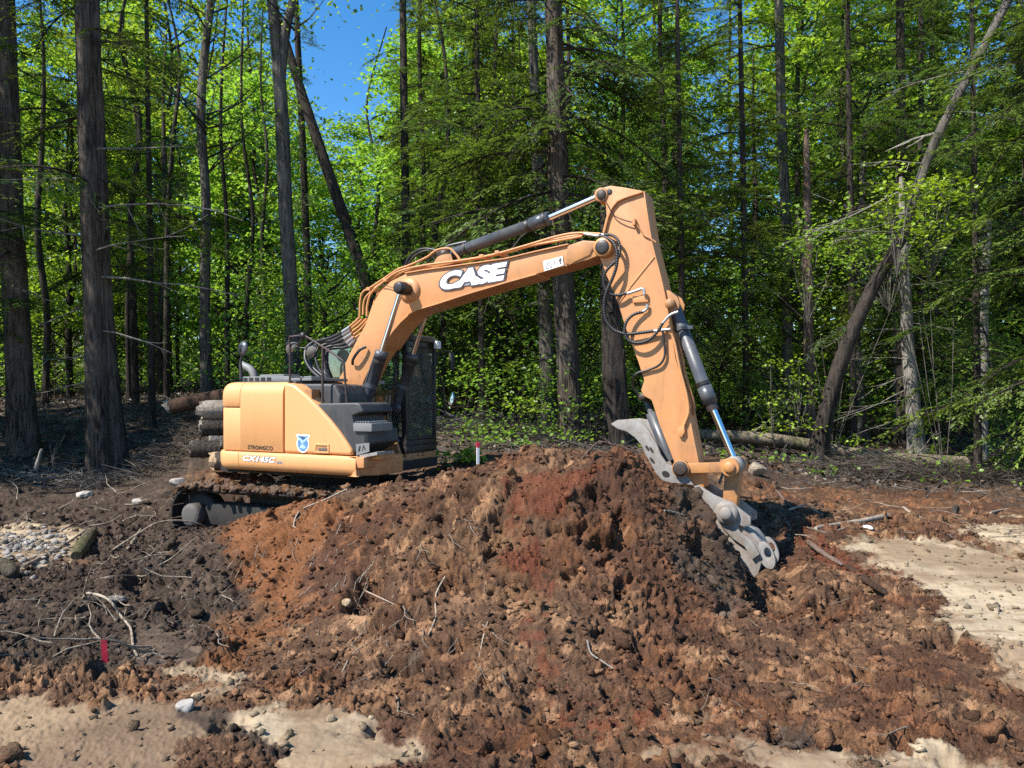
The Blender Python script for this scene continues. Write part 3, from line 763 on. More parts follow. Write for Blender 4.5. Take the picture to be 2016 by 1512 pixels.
flat(eb, [(0.86, 0.80), (0.36, 0.56), (0.16, 0.30), (0.10, 0.10), (0.30, 0.16), (0.52, 0.36)], 0.0060)
flat(eb, [(-0.42, -0.60), (0.40, -0.62), (0.44, -0.42), (0.22, -0.24), (-0.02, -0.10), (-0.26, -0.20), (-0.40, -0.36)], 0.0062)
flat(eb, [(0.0, 0.32), (0.20, 0.40), (0.34, 0.28), (0.16, 0.16)], 0.0066)
part(eb, 'emblem_bird', M['blue_light'], emb)
# lettering
quad_text('dealer_lettering', 'STRONGCO', [Z5(302, 216), Z5(613, 233), Z5(613, 180), Z5(302, 164)], HW, M['ink'], door, 0.028, 0, 1.08, lift=0.004)
MO = HW+0.03
_o, ref = quad_text('model_lettering', 'CX145C', [Z5(238, 358), Z5(640, 388), Z5(652, 318), Z5(252, 290)], MO, M['white'], band, 0.045, 0.15, 1.05, lift=0.005)
quad_text('model_outline', 'CX145C', [Z5(238, 358), Z5(640, 388), Z5(652, 318), Z5(252, 290)], MO, M['navy'], band, 0.085, 0.15, 1.05, ref=ref, lift=0.003)
quad_text('model_lettering', 'SR', [Z5(656, 392), Z5(737, 400), Z5(740, 370), Z5(660, 363)], MO, M['grey_print'], band, 0.05, 0.1, lift=0.005)

# ---- hood top
hd = MB(); zt = ZT
hd.plate([(-1.35, -0.45), (-1.1, -0.85), (-0.75, -1.08), (0.25, -1.10), (0.30, -0.35), (0.1, 0.9), (-0.9, 0.95), (-1.35, 0.45)], zt-0.03, zt+0.012)
hood = part(hd, 'hood', M['charcoal'], EX, 0.01)
hz = MB().box(-1.05, -0.75, zt+0.015, -0.15, -0.15, zt+0.09).box(-0.85, -0.62, zt+0.09, -0.40, -0.28, zt+0.12)
part(hz, 'hood_panel', M['hood'], EX, 0.02)
part(MB().box(-0.05, -1.0, zt+0.015, 0.42, -0.25, zt+0.055).box(0.22, -0.98, zt+0.055, 0.40, -0.7, zt+0.075), 'hood_panel', M['hood'], EX, 0.012)
g = MB()
for k in range(5): g.box(-1.02+k*0.11, -0.757, zt+0.03, -0.95+k*0.11, -0.752, zt+0.075)
part(g, 'hood_vent', M['black'], EX)
pa, pb, pc_ = L3(*Z1(185, 395), 0.35), L3(*Z1(255, 432), 0.35), L3(*Z1(285, 490), 0.35)
part(MB().tube(spline([pa, pb, pc_, pc_+Vector((0.03, 0, -0.2))], 6), 0.055, 16, False).tube(spline([pa+Vector((0.02, 0, -0.002)), pb, pc_], 5), 0.046, 16, False), 'exhaust_pipe', M['hood'])
mp = L3(*Z1(182, 512), 0.75); mt = L3(*Z1(175, 372), 0.75); ml = L3(*Z1(195, 265), 0.75)
part(MB().tube([mp, mp.lerp(mt, 0.05), mt, mt.lerp(ml, 0.5), ml+Vector((0.02, 0.03, 0))], [0.03, 0.028, 0.02, 0.008, 0.008], 8), 'mirror_post', M['black'])
mr = MB().lathe([(0.0, 0.045), (0.045, 0.042), (0.085, 0.028), (0.108, 0.004), (0.111, -0.01), (0.0, -0.01)], (0, 0, 0), 'z', 28)
mro = part(mr, 'rear_mirror', M['cylinder'])
mro.location = ml; mro.rotation_euler = Vector((-0.25, -0.95, 0.12)).to_track_quat('Z', 'Y').to_euler()
bk = part(MB().box(-0.03, -0.035, 0.036, 0.035, 0.035, 0.06).box(-0.015, -0.07, 0.03, 0.015, -0.03, 0.06), 'mirror_bracket', M['black'], mro, 0.006)

# ---- black tool boxes, steps at the right front corner
ub = poly([Z1(585, 552), Z1(640, 546), Z1(880, 546), Z1(925, 556), Z1(968, 640), Z1(965, 720), Z1(800, 735), Z1(700, 640)], 1.02)
part(MB().prism(ub, -1.02, -0.42), 'fuel_tank', M['charcoal'], EX, 0.05, 4)
lb = poly([Z1(778, 722), Z1(800, 702), Z1(1090, 696), Z1(1120, 706), Z1(1150, 770), Z1(1062, 800), Z1(1075, 880), Z1(1180, 905), Z1(1195, 1020), Z1(1060, 1110), Z1(1040, 1050), Z1(940, 905), Z1(860, 805)], 1.20)
part(MB().prism(lb, -1.20, -0.55), 'tool_box', M['charcoal'], EX, 0.045, 4)
sp0, sp1 = L3(*Z1(1076, 858), 1.22), L3(*Z1(1222, 850), 1.22)
st = MB().box(sp0.x, -1.235, sp0.z-0.10, sp1.x, -0.80, sp0.z-0.0)
for k in range(6): st.box(sp0.x+0.02+k*(sp1.x-sp0.x-0.05)/6, -1.225, sp0.z, sp0.x+0.035+k*(sp1.x-sp0.x-0.05)/6, -0.82, sp0.z+0.022)
part(st, 'upper_step', M['hood'], EX, 0.006)
vp = MB()
for k in range(4): vp.box(L(*Z1(1158, 950), 1.20)[0], -1.208, L(*Z1(1158, 955+k*16), 1.20)[1]-0.006, L(*Z1(1190, 950), 1.20)[0], -1.202, L(*Z1(1158, 955+k*16), 1.20)[1]+0.006)
part(vp, 'box_vent', M['ink'])
fx = L(*Z1(1190, 860), 1.0)[0]
part(MB().prism(poly([Z1(1178, 900), Z1(1205, 835), Z1(1250, 900), Z1(1205, 1010), Z1(1195, 980)], 1.05), -1.05, -0.75), 'front_box_panel', M['hood'], EX, 0.015)
wl = MB().add([(a, -1.213, b) for a, b in poly([Z1(1095, 1118), Z1(1198, 1085), Z1(1197, 1015), Z1(1090, 1025)], 1.213)], [[0, 1, 2, 3]])
wlo = part(wl, 'warning_label', M['hood'])
part(MB().add([(a, -1.216, b) for a, b in poly([Z1(1108, 1085), Z1(1122, 1080), Z1(1130, 1040), Z1(1118, 1042)], 1.213)], [[0, 1, 2, 3]])
     .add([(a, -1.216, b) for a, b in poly([Z1(1140, 1078), Z1(1152, 1030), Z1(1170, 1070), Z1(1162, 1072), Z1(1152, 1046), Z1(1146, 1079)], 1.213)], [[0, 1, 2, 3, 4, 5]]), 'warning_print', M['ink'], wlo)
# orange front step with toothed tread
sa = poly([Z5(1630, 318), Z5(1740, 318), Z5(1740, 452), Z5(1662, 452)], HW+0.05)
step = part(MB().prism(sa, -HW-0.05, -HW+0.22), 'front_step', M['orange'], EX, 0.012)
sb = poly([Z5(1720, 312), Z5(1938, 268), Z5(1938, 345), Z5(1835, 360), Z5(1830, 440), Z5(1742, 452)], HW-0.10)
part(MB().prism(sb, -HW+0.10, -HW+0.42), 'front_step_plate', M['orange'], step, 0.008)
tt = MB(); q0, q1 = L3(*Z5(1722, 306), HW-0.05), L3(*Z5(1936, 264), HW-0.05)
for k in range(9):
    c = q0.lerp(q1, (k+0.5)/9); tt.box(c.x-0.017, c.y-0.05, c.z-0.02, c.x+0.012, c.y+0.3, c.z+0.016)
part(tt, 'step_tread', M['bare_steel'], step)

# ---- cab
CO = -0.34                                             # right face of the cab lies 0.34 m left of the middle
XF = L(800, 760, CO)[0]; XR = L(640, 720, CO)[0]-0.05
yL = LF(860, 760, XF)[0]; yR = -CO
zRoof = L(800, 668, CO)[1]; zBot = L(800, 893, CO)[1]; zWin = L(800, 868, CO)[1]
cab_t = 0.07
cf = MB()
def post(x0, y0, x1, y1, z0=zBot, z1=zRoof): cf.box(x0, y0, z0, x1, y1, z1)
cab = part(MB().box(XR, yR, zBot, XF, yL, zBot+0.10), 'cab', M['black'], EX, 0.01)
zSill = L(800, 862, CO)[1]
def cpart(mb, n, m, b=0.0, parent=None): return part(mb, n, m, parent or cab, b)
# front lower panel and right lower panel
cpart(MB().box(XF-0.05, yR, zBot+0.10, XF, yL, zWin), 'cab_front_panel', M['black'], 0.01)
cpart(MB().box(XR+0.05, yR, zBot+0.10, XF-0.05, yR+0.05, zWin+0.06), 'cab_side_panel', M['black'], 0.01)
dm = L(*Z1(1418, 998), CO+0.002)
dd = 0.055
cpart(MB().add([(dm[0]-dd, yR-0.004, dm[1]), (dm[0], yR-0.004, dm[1]-dd*1.2), (dm[0]+dd, yR-0.004, dm[1]), (dm[0], yR-0.004, dm[1]+dd*1.2)], [[0, 1, 2, 3]]), 'diamond_sticker', M['grey_print'])
# pillars
pil = 0.085
for nm, x0, y0, m in (('a', XF-pil, yR, 'black'), ('b', XF-pil, yL-0.06, 'black'), ('c', XR, yR, 'hood'), ('d', XR, yL-0.07, 'black')):
    w = 0.07 if nm in 'ad' else 0.06
    cpart(MB().box(x0, y0, zBot+0.10, x0+pil, y0+w, zRoof-0.02), 'cab_pillar', M[m], 0.02)
cpart(MB().box(XR+0.75, yL-0.06, zBot+0.1, XR+0.83, yL, zRoof-0.02), 'cab_pillar', M['black'], 0.015)
cpart(MB().box(XR, yR, zRoof-0.09, XF, yR+0.05, zRoof-0.0).box(XF-0.06, yR+0.05, zRoof-0.11, XF, yL-0.05, zRoof), 'cab_header', M['black'], 0.012)
roofp = [(XR-0.03, yR-0.02), (XF-0.10, yR-0.02), (XF+0.05, yR+0.10), (XF+0.07, (yR+yL)/2), (XF+0.05, yL-0.08), (XF-0.10, yL+0.03), (XR-0.03, yL+0.03)]
cpart(MB().plate(roofp, zRoof-0.01, zRoof+0.075), 'cab_roof', M['roof'], 0.035)
cpart(MB().box(XF+0.045, yL-0.17, zRoof-0.10, XF+0.11, yL-0.05, zRoof+0.02), 'work_light', M['lamp'], 0.02)
# glass
cpart(MB().box(XF-0.035, yR+0.07, zWin+0.02, XF-0.028, yL-0.06, zRoof-0.11), 'windshield', M['glass'])
zDv = LF(830, 806, XF)[1]
cpart(MB().box(XF-0.05, yR+0.07, zDv-0.012, XF-0.015, yL-0.06, zDv+0.012), 'windshield_bar', M['black'], 0.004)
cpart(MB().box(XF-0.045, yR+0.069, zWin, XF-0.012, yL-0.06, zWin+0.05), 'windshield_seal', M['black'], 0.02)
cpart(MB().box(XR+pil, yR+0.02, zWin+0.05, XF-pil, yR+0.027, zRoof-0.09), 'side_window', M['glass'])
cpart(MB().box(XR+0.02, yR+0.08, zBot+0.45, XR+0.027, yL-0.08, zRoof-0.09), 'rear_window', M['glass'])
cpart(MB().box(XR+pil, yL-0.03, zWin+0.02, XF-pil, yL-0.023, zRoof-0.05), 'door_window', M['glass'])
cpart(MB().box(XR+pil, yL-0.05, zBot+0.1, XF-pil, yL-0.0, zWin), 'cab_door', M['black'], 0.01)
ws = L(*Z1(1290, 535), CO+0.01)
cpart(MB().box(ws[0]-0.05, yR+0.012, ws[1]-0.025, ws[0]+0.05, yR+0.016, ws[1]+0.025), 'window_sticker', M['white'])
xc, yc = (XR+XF)/2-0.12, (yR+yL)/2
seat = cpart(MB().box(xc-0.25, yc-0.25, zBot+0.36, xc+0.25, yc+0.25, zBot+0.50).box(xc-0.33, yc-0.24, zBot+0.5, xc-0.2, yc+0.24, zBot+1.12).box(xc-0.31, yc-0.13, zBot+1.14, xc-0.22, yc+0.13, zBot+1.32), 'seat', M['seat'], 0.04)
cpart(MB().box(xc-0.2, yc-0.40, zBot+0.4, xc+0.35, yc-0.28, zBot+0.66).box(xc-0.2, yc+0.28, zBot+0.4, xc+0.35, yc+0.40, zBot+0.66), 'control_console', M['seat'], 0.02)
cpart(MB().tube([(xc+0.28, yc-0.34, zBot+0.66), (xc+0.30, yc-0.34, zBot+0.78), (xc+0.27, yc-0.33, zBot+0.86)], [0.015, 0.018, 0.025]).tube([(xc+0.28, yc+0.34, zBot+0.66), (xc+0.30, yc+0.34, zBot+0.78), (xc+0.27, yc+0.33, zBot+0.86)], [0.015, 0.018, 0.025]), 'joystick', M['black'])
cpart(MB().box(XF-0.22, yR+0.08, zWin+0.25, XF-0.17, yR+0.25, zWin+0.45), 'monitor', M['black'], 0.01)
# orange cab base with louvres, and front deck
zb0 = LF(830, 908, XF)[1]
cbase = part(MB().box(0.2, yR+0.02, zb0-0.02, XF-0.02, yL, zBot-0.006).box(XF-0.35, -0.55, zb0, XF-0.02, yR+0.015, zBot-0.05), 'cab_base', M['orange_dirty'], EX, 0.015)
lv = MB()
for col_ in (1585, 1622):
    for k in range(4):
        y_, z_ = LF(*Z1(col_, 1075+k*13), XF-0.02); lv.box(XF-0.022, y_-0.035, z_-0.005, XF-0.012, y_+0.025, z_+0.004)
part(lv, 'louvre', M['ink'], cbase)
y_, z_ = LF(*Z1(1415, 1120), XF-0.02)
part(MB().box(XF-0.02, y_-0.05, z_-0.04, XF-0.005, y_+0.05, z_-0.015).box(XF-0.02, y_-0.05, z_+0.01, XF-0.005, y_+0.05, z_+0.03), 'tie_down_slot', M['ink'], cbase)
part(MB().plate([(-1.2, -1.0), (1.05, -1.0), (1.05, 1.1), (-1.2, 1.1)], 0.80, 0.93), 'swing_platform', M['track'], EX, 0.01)
part(MB().prism([(0.10, 0.93), (1.0, 0.93), (0.85, 1.35), (0.62, 1.85), (0.35, 1.85), (0.2, 1.5)], -0.30, -0.25).prism([(0.10, 0.93), (1.0, 0.93), (0.85, 1.35), (0.62, 1.85), (0.35, 1.85), (0.2, 1.5)], 0.22, 0.27), 'boom_bracket', M['orange_dirty'], EX, 0.008)
# front mirrors on the cab's left front corner
XM2 = XF+0.12
def fm(x, y): a, b = LF(*Z1(x, y), XM2); return Vector((XM2, a, b))
part(MB().tube(spline([fm(1735, 365), fm(1730, 330), fm(1760, 298), fm(1840, 290), fm(1862, 330), fm(1860, 370)], 6), 0.012, 8).tube([fm(1735, 365), fm(1790, 620), fm(1795, 800)], 0.012, 8).tube(spline([fm(1795, 800), fm(1850, 812), fm(1885, 790), fm(1885, 730)], 5), 0.012, 8), 'mirror_arm', M['black'])
part(MB().box(XM2-0.03, fm(1855, 400).y-0.05, fm(1855, 440).z, XM2+0.015, fm(1855, 400).y+0.06, fm(1855, 300).z), 'cab_mirror', M['black'], EX, 0.012)
rm = MB().lathe([(0.0, -0.05), (0.07, -0.04), (0.112, -0.008), (0.118, 0.01)], (0, 0, 0), 'z', 26)
rmo = part(rm, 'cab_mirror', M['black']); rmo.location = fm(1855, 672); rmo.rotation_euler = Vector((-0.55, -0.8, 0.1)).to_track_quat('Z', 'Y').to_euler()
part(MB().lathe([(0.118, 0.008), (0.105, 0.014), (0.0, 0.002)], (0, 0, 0), 'z', 26), 'mirror_glass', M['mirror'], rmo)

# ---- grab rails at the right front, twin dish mirrors on a bracket
ro = 1.12
def zl(x, y, o=ro): return L3(*Z1(x, y), o)
part(MB().tube(spline([zl(567, 545), zl(568, 300), zl(565, 185), zl(590, 172), zl(670, 165), zl(720, 185), zl(850, 268), zl(965, 345), zl(995, 385), zl(1002, 470), zl(1020, 700), zl(1034, 900), zl(1055, 990), zl(1110, 1070), zl(1135, 1110)], 5), 0.014, 8), 'grab_rail', M['rail'])
part(MB().tube([zl(828, 262), zl(826, 690)], 0.016, 8), 'grab_rail', M['rail'])
part(MB().lathe([(0, -0.03), (0.04, -0.03), (0.045, 0), (0.03, 0.03), (0, 0.03)], zl(672, 165, ro), 'y', 14), 'rail_clamp', M['black'])
part(MB().tube(spline([zl(665, 175, ro-.02), zl(625, 235, ro-.05), zl(560, 262, ro-.08)], 5), 0.011, 8).tube(spline([zl(665, 180, ro-.02), zl(640, 255, ro-.03), zl(700, 262, ro-.05), zl(745, 265, ro-.08)], 5), 0.011, 8), 'mirror_arm', M['black'])
def dish(px, py, d):
    s = MB().lathe([(0.0, 0.075), (0.05, 0.068), (0.10, 0.042), (0.135, 0.0), (0.138, -0.012), (0.0, -0.02)], (0, 0, 0), 'z', 28)
    s.box(-0.025, -0.025, 0.062, 0.025, 0.025, 0.095)
    o = part(s, 'dish_mirror', M['hub']); o.location = zl(px, py, ro-.1); o.rotation_euler = Vector(d).to_track_quat('Z', 'Y').to_euler(); o.scale = (1, 0.72, 1)
    part(MB().lathe([(0.128, -0.014), (0.128, -0.022), (0, -0.03)], (0, 0, 0), 'z', 24), 'mirror_glass', M['mirror'], o)
dish(585, 262, (-0.5, -0.6, 0.7)); dish(742, 288, (-0.5, -0.75, 0.45))

# ---- boom
BO = 0.20
top = [Z2(1690, 452), Z2(1600, 447), Z2(1510, 478), Z2(1300, 524), Z2(1100, 572), Z2(900, 600), Z2(700, 628), Z2(560, 646), Z2(430, 668), Z2(330, 718), Z2(255, 790), Z2(205, 880), Z2(165, 1000), Z2(105, 1110), Z2(62, 1190), Z2(22, 1280)]
top += [Z1(1005, 410), Z1(945, 520), Z1(918, 580), Z1(955, 640), Z1(985, 760)]
bot = [Z1(1085, 790), Z1(1110, 640), Z1(1150, 520), Z1(1210, 395), Z1(1295, 262), Z2(300, 1118), Z2(345, 1050), Z2(400, 985), Z2(450, 940), Z2(505, 905), Z2(570, 885), Z2(640, 865), Z2(760, 825), Z2(880, 787), Z2(1100, 722), Z2(1300, 667), Z2(1500, 615), Z2(1640, 572), Z2(1700, 548)]
tipc = L(*Z2(1742, 497), BO)
tip = [(tipc[0]+0.105*math.cos(a), tipc[1]+0.105*math.sin(a)) for a in np.linspace(-1.25, 1.75, 12)]
bpts = poly(top, BO)[::-1]
outline = poly(bot, BO) + tip + poly(top, BO)
boom = part(MB().prism(outline, -BO+0.012, BO-0.012), 'boom', M['orange'], EX, 0.012)
# flange strips top and bottom, standing proud of the side plates
def strip(mb, line, w, th, up):
    """a plate w wide following line [(x,z)], th thick on the side up (+1 above, -1 below)"""
    n = len(line); a, b = [], []
    for i in range(n):
        t = Vector((line[min(i+1, n-1)][0]-line[max(i-1, 0)][0], line[min(i+1, n-1)][1]-line[max(i-1, 0)][1])).normalized()
        nn = Vector((-t.y, t.x)); nn = nn if nn.y*up >= 0 else -nn
        a.append(line[i]); b.append((line[i][0]+nn.x*th, line[i][1]+nn.y*th))
    return mb.prism(a + b[::-1], -w, w)
part(strip(MB(), poly(bot[4:-3], BO), BO+0.022, 0.018, -1), 'boom_flange', M['orange'], boom, 0.004)
part(strip(MB(), poly(top[2:9], BO), BO+0.018, 0.016, 1), 'boom_flange', M['orange'], boom, 0.004)
# cast tip of the boom: raised rim and pocket
part(MB().prism(poly([Z2(1505, 482), Z2(1600, 452), Z2(1690, 462), Z2(1650, 545), Z2(1560, 585), Z2(1520, 610), Z2(1490, 600)], BO+0.0), -BO-0.006, -BO+0.02), 'boom_tip_plate', M['orange_dirty'], boom, 0.006)
part(MB().lathe([(0.0, -BO-0.055), (0.105, -BO-0.055), (0.118, -BO-0.04), (0.118, BO+0.04), (0.105, BO+0.055), (0, BO+0.055)], (tipc[0], 0, tipc[1]), 'y', 28), 'boom_tip_boss', M['orange_dirty'], boom)
part(MB().lathe([(0.0, -BO-0.068), (0.03, -BO-0.072), (0.05, -BO-0.066), (0.08, -BO-0.066), (0.086, -BO-0.058), (0.092, BO+0.07), (0, BO+0.07)], (tipc[0], 0, tipc[1]), 'y', 24), 'pivot_pin', M['pin'], boom)
# cylinder boss on the boom's side
pc0 = L3(*Z2(455, 775), BO+0.0)
part(MB().lathe([(0.0, -BO-0.03), (0.10, -BO-0.03), (0.165, -BO-0.008), (0.17, BO+0.008), (0.10, BO+0.03), (0, BO+0.03)], (pc0.x, 0, pc0.z), 'y', 28), 'boom_boss', M['orange'], boom)
part(MB().lathe([(0.0, -0.47), (0.055, -0.47), (0.075, -0.46), (0.075, 0.46), (0, 0.47)], (pc0.x, 0, pc0.z), 'y', 22), 'cylinder_pin', M['pin'], boom)
# lettering and warning plate
cq = [Z2(652, 783), Z2(1092, 710), Z2(1104, 588), Z2(672, 662)]
_o, ref = quad_text('brand_lettering', 'CASE', cq, BO, M['white'], boom, 0.062, 0.10, 0.95, lift=0.008)
quad_text('brand_outline', 'CASE', cq, BO, M['navy'], boom, 0.118, 0.10, 0.95, ref=ref, lift=0.004)
cq2 = [Z2(660, 775), Z2(1085, 708), Z2(1098, 620), Z2(690, 690)]
part(MB().add([(a, -BO-0.001, b) for a, b in poly([Z2(690, 770), Z2(1088, 705), Z2(1090, 640), Z2(860, 650), Z2(800, 700)], BO)], [[0, 1, 2, 3, 4]]), 'brand_shadow', M['grey_print'], boom)
wq = [Z2(1350, 652), Z2(1478, 612), Z2(1470, 552), Z2(1341, 585)]
wp = part(MB().prism(poly(wq, BO), -BO-0.004, -BO+0.006), 'warning_plate', M['white'], boom)
def onplate(pts):
    c = [np.array(L(*q, BO)) for q in wq]
    return [tuple(c[0]*(1-u)*(1-v)+c[1]*u*(1-v)+c[2]*u*v+c[3]*(1-u)*v) for u, v in pts]
ink = MB()
def inkpoly(pts): ink.add([(a, -BO-0.0055, b) for a, b in onplate(pts)], [list(range(len(pts)))])
for p, q in (((0.08, 0.16), (0.42, 0.16)), ((0.42, 0.16), (0.26, 0.80)), ((0.26, 0.80), (0.08, 0.16)), ((0.22, 0.52), (0.30, 0.44)), ((0.30, 0.44), (0.27, 0.28)), ((0.58, 0.8), (0.55, 0.3))):
    d = Vector((q[0]-p[0], q[1]-p[1])).normalized()*0.014; nn = Vector((-d.y*0.9, d.x*2.0))
    inkpoly([(p[0]-nn.x, p[1]-nn.y), (q[0]-nn.x, q[1]-nn.y), (q[0]+nn.x, q[1]+nn.y), (p[0]+nn.x, p[1]+nn.y)])
inkpoly([(0.82, 0.2), (0.88, 0.2), (0.89, 0.62), (0.93, 0.45), (0.94, 0.66), (0.90, 0.75), (0.91, 0.85), (0.87, 0.90), (0.84, 0.84), (0.85, 0.75), (0.80, 0.68), (0.80, 0.46), (0.83, 0.55)])
inkpoly([(0.66, 0.42), (0.71, 0.46), (0.77, 0.46), (0.77, 0.40), (0.71, 0.40)])
part(ink, 'warning_print', M['ink'], wp)
# foot-side rung on the boom
part(MB().tube(spline([L3(*Z1(1172, 252), BO+.03), L3(*Z1(1120, 280), BO+.07), L3(*Z1(1070, 350), BO+.07), L3(*Z1(1066, 392), BO+.02)], 6), 0.02, 8), 'boom_handle', M['pin'], boom)
# boom cylinders
def ram(name, a, b, c, r, rr, parent, collar=0.10):
    """barrel a->b, rod b->c"""
    a, b, c = Vector(a), Vector(b), Vector(c); d = (b-a).normalized()
    bar = part(MB().tube([a, a+d*0.05, b-d*collar, b-d*collar, b, b], [r*0.9, r, r, r*1.16, r*1.16, r*0.7], 22), name+'_barrel', M['cylinder'], parent)
    part(MB().cyl(b-d*0.02, c, rr, 18), name+'_rod', M['chrome'], bar)
    part(MB().tube([b-d*(collar+0.02), b-d*(collar+0.06)], r*1.1, 20), name+'_band', M['pin'], bar)
    return bar
for sg in (1, -1):
    o = 0.375
    b_ = L3(*Z1(1298, 288), o); a_ = L3(*Z1(1165, 745), o); c_ = Vector((pc0.x, -o, pc0.z))
    for v in (a_, b_, c_): v.y *= sg
    br = ram('boom_cylinder', a_, b_, c_, 0.075, 0.036, EX)
    part(MB().lathe([(0, -0.06), (0.085, -0.06), (0.09, 0.06), (0, 0.06)], c_, 'y', 22), 'rod_eye', M['pin'], br)
    part(MB().lathe([(0, -0.06), (0.09, -0.06), (0.095, 0.06), (0, 0.06)], a_, 'y', 20), 'barrel_eye', M['cylinder'], br)
    d = (b_-a_)
    cl_ = a_+d*0.40
    part(MB().tube([cl_-d.normalized()*0.025, cl_+d.normalized()*0.025], 0.088, 20).box(cl_.x-0.13, cl_.y-0.03, cl_.z-0.02, cl_.x-0.08, cl_.y+0.03, cl_.z+0.03), 'hose_clamp', M['cylinder'], br)
    sd = Vector((-0.085, -0.02*sg, 0.0))
    part(MB().tube(spline([a_+d*0.92+sd, a_+d*0.7+sd*1.1, a_+d*0.4+sd*1.15, a_+d*0.1+sd], 4), 0.013, 8), 'steel_pipe', M['cylinder'], br)
# arm cylinder over the boom
ap = L3(*Z2(700, 550), 0.0); ab = L3(*Z2(1382, 300), 0.0); ac = L3(*Z2(1725, 150), 0.0)
acr = ram('arm_cylinder', ap.lerp(ab, 0.07), ab, ac, 0.074, 0.040, EX, 0.26)
d = (ab-ap)
part(MB().lathe([(0, -0.10), (0.09, -0.10), (0.095, 0.10), (0, 0.10)], ap, 'y', 20), 'barrel_eye', M['pin'], acr)
part(MB().tube([ap+d*0.20, ap+d*0.215], 0.082, 20).tube([ap+d*0.96, ap+d*0.975], 0.094, 20), 'cylinder_clamp', M['pin'], acr)
lug = poly([Z2(600, 632), Z2(640, 560), Z2(690, 520), Z2(730, 530), Z2(752, 600)], 0.12)
for sg in (-1, 1):
    part(MB().prism(lug, sg*0.13, sg*0.10), 'cylinder_lug', M['orange_dirty'], boom, 0.006)
part(MB().tube(spline([ap+d*0.22+Vector((0, -0.03, .075)), ap+d*0.06+Vector((0, -0.05, 0.10)), ap+d*0.02+Vector((-0.02, -0.05, 0.08))], 5), 0.02, 8), 'steel_pipe', M['cylinder'], acr)

# orange pipes along the boom, black hoses at its heel
def pipe(pts, off, r=0.016, m='orange', name='steel_pipe', parent=None, n=7):
    offs = off if hasattr(off, '__len__') else [off]*len(pts)
    return part(MB().tube(spline([L3(x, y, o) for (x, y), o in zip(pts, offs)], n), r, 9), name, M[m], parent or boom)
pipe([Z2(128, 960), Z2(132, 850), Z2(150, 790), Z2(200, 760), Z2(290, 700), Z2(380, 640), Z2(450, 615), Z2(570, 560), Z2(640, 512), Z2(720, 502), Z2(760, 535), Z2(790, 572)], 0.16)
pipe([Z2(175, 950), Z2(180, 870), Z2(210, 790), Z2(300, 712), Z2(390, 652), Z2(560, 612), Z2(800, 580), Z2(1000, 545), Z2(1200, 490), Z2(1420, 425), Z2(1560, 400), Z2(1720, 405)], 0.19)
pipe([Z2(215, 940), Z2(222, 870), Z2(250, 800), Z2(320, 730), Z2(430, 655), Z2(640, 610), Z2(860, 572), Z2(1050, 540), Z2(1250, 486), Z2(1440, 450), Z2(1600, 420)], 0.10)
pipe([Z2(150, 940), Z2(158, 850), Z2(190, 800), Z2(280, 722), Z2(400, 660), Z2(600, 622), Z2(880, 575), Z2(1060, 535), Z2(1270, 470), Z2(1460, 432), Z2(1610, 406)], 0.02)
for k, (px, py) in enumerate([(200, 770), (310, 712), (945, 555), (1048, 530)]):
    c = L3(*Z2(px, py), 0.15)
    part(MB().box(c.x-0.03, -0.21, c.z-0.025, c.x+0.03, 0.05, c.z+0.02), 'pipe_clamp', M['orange'], boom, 0.006)
fan = [((130, 955), (100, 985), (60, 1020)), ((150, 965), (110, 1000), (62, 1040)), ((175, 965), (125, 1015), (72, 1058)), ((195, 960), (140, 1030), (82, 1078)), ((215, 940), (165, 1040), (88, 1098))]
ends = [((1045, 95), (985, 135), (880, 185), (760, 215), (700, 265), (690, 350), (740, 440), (830, 520), (890, 590)),
        ((1050, 120), (990, 160), (900, 205), (800, 220), (725, 290), (740, 400), (820, 480), (890, 540), (915, 600)),
        ((1060, 150), (1000, 190), (920, 222), (860, 230), (790, 265), (770, 330), (800, 430), (860, 500), (900, 560)),
        ((1075, 180), (1020, 222), (960, 240), (900, 245), (850, 270), (835, 330), (850, 420), (880, 500), (920, 590)),
        ((1085, 200), (1040, 245), (990, 262), (930, 262), (880, 275), (860, 330), (870, 420), (900, 500), (930, 590))]
for k, (f_, e_) in enumerate(zip(fan, ends)):
    o = 0.20-0.09*k
    pipe([Z2(*q) for q in f_]+[Z1(e_[0][0], e_[0][1])], o, 0.017, n=4)
    pipe([Z1(*q) for q in e_[:2]], o, 0.026, 'fitting', 'hose_fitting', n=3)
    pipe([Z1(*q) for q in e_], [o]*4+[o+0.05, o+0.12, o+0.15, o+0.15, o+0.15], 0.023, 'hose', 'hydraulic_hose')
pipe([Z2(425, 625), Z2(455, 560), Z2(510, 515), Z2(570, 502), Z2(640, 515)], 0.05, 0.016, 'hose', 'hydraulic_hose')
pipe([Z2(440, 628), Z2(475, 570), Z2(530, 528), Z2(590, 515), Z2(650, 530)], -0.04, 0.016, 'hose', 'hydraulic_hose')
pipe([Z2(270, 745), Z2(310, 748), Z2(365, 770)], BO+.02, 0.005, 'pin', 'grease_line')

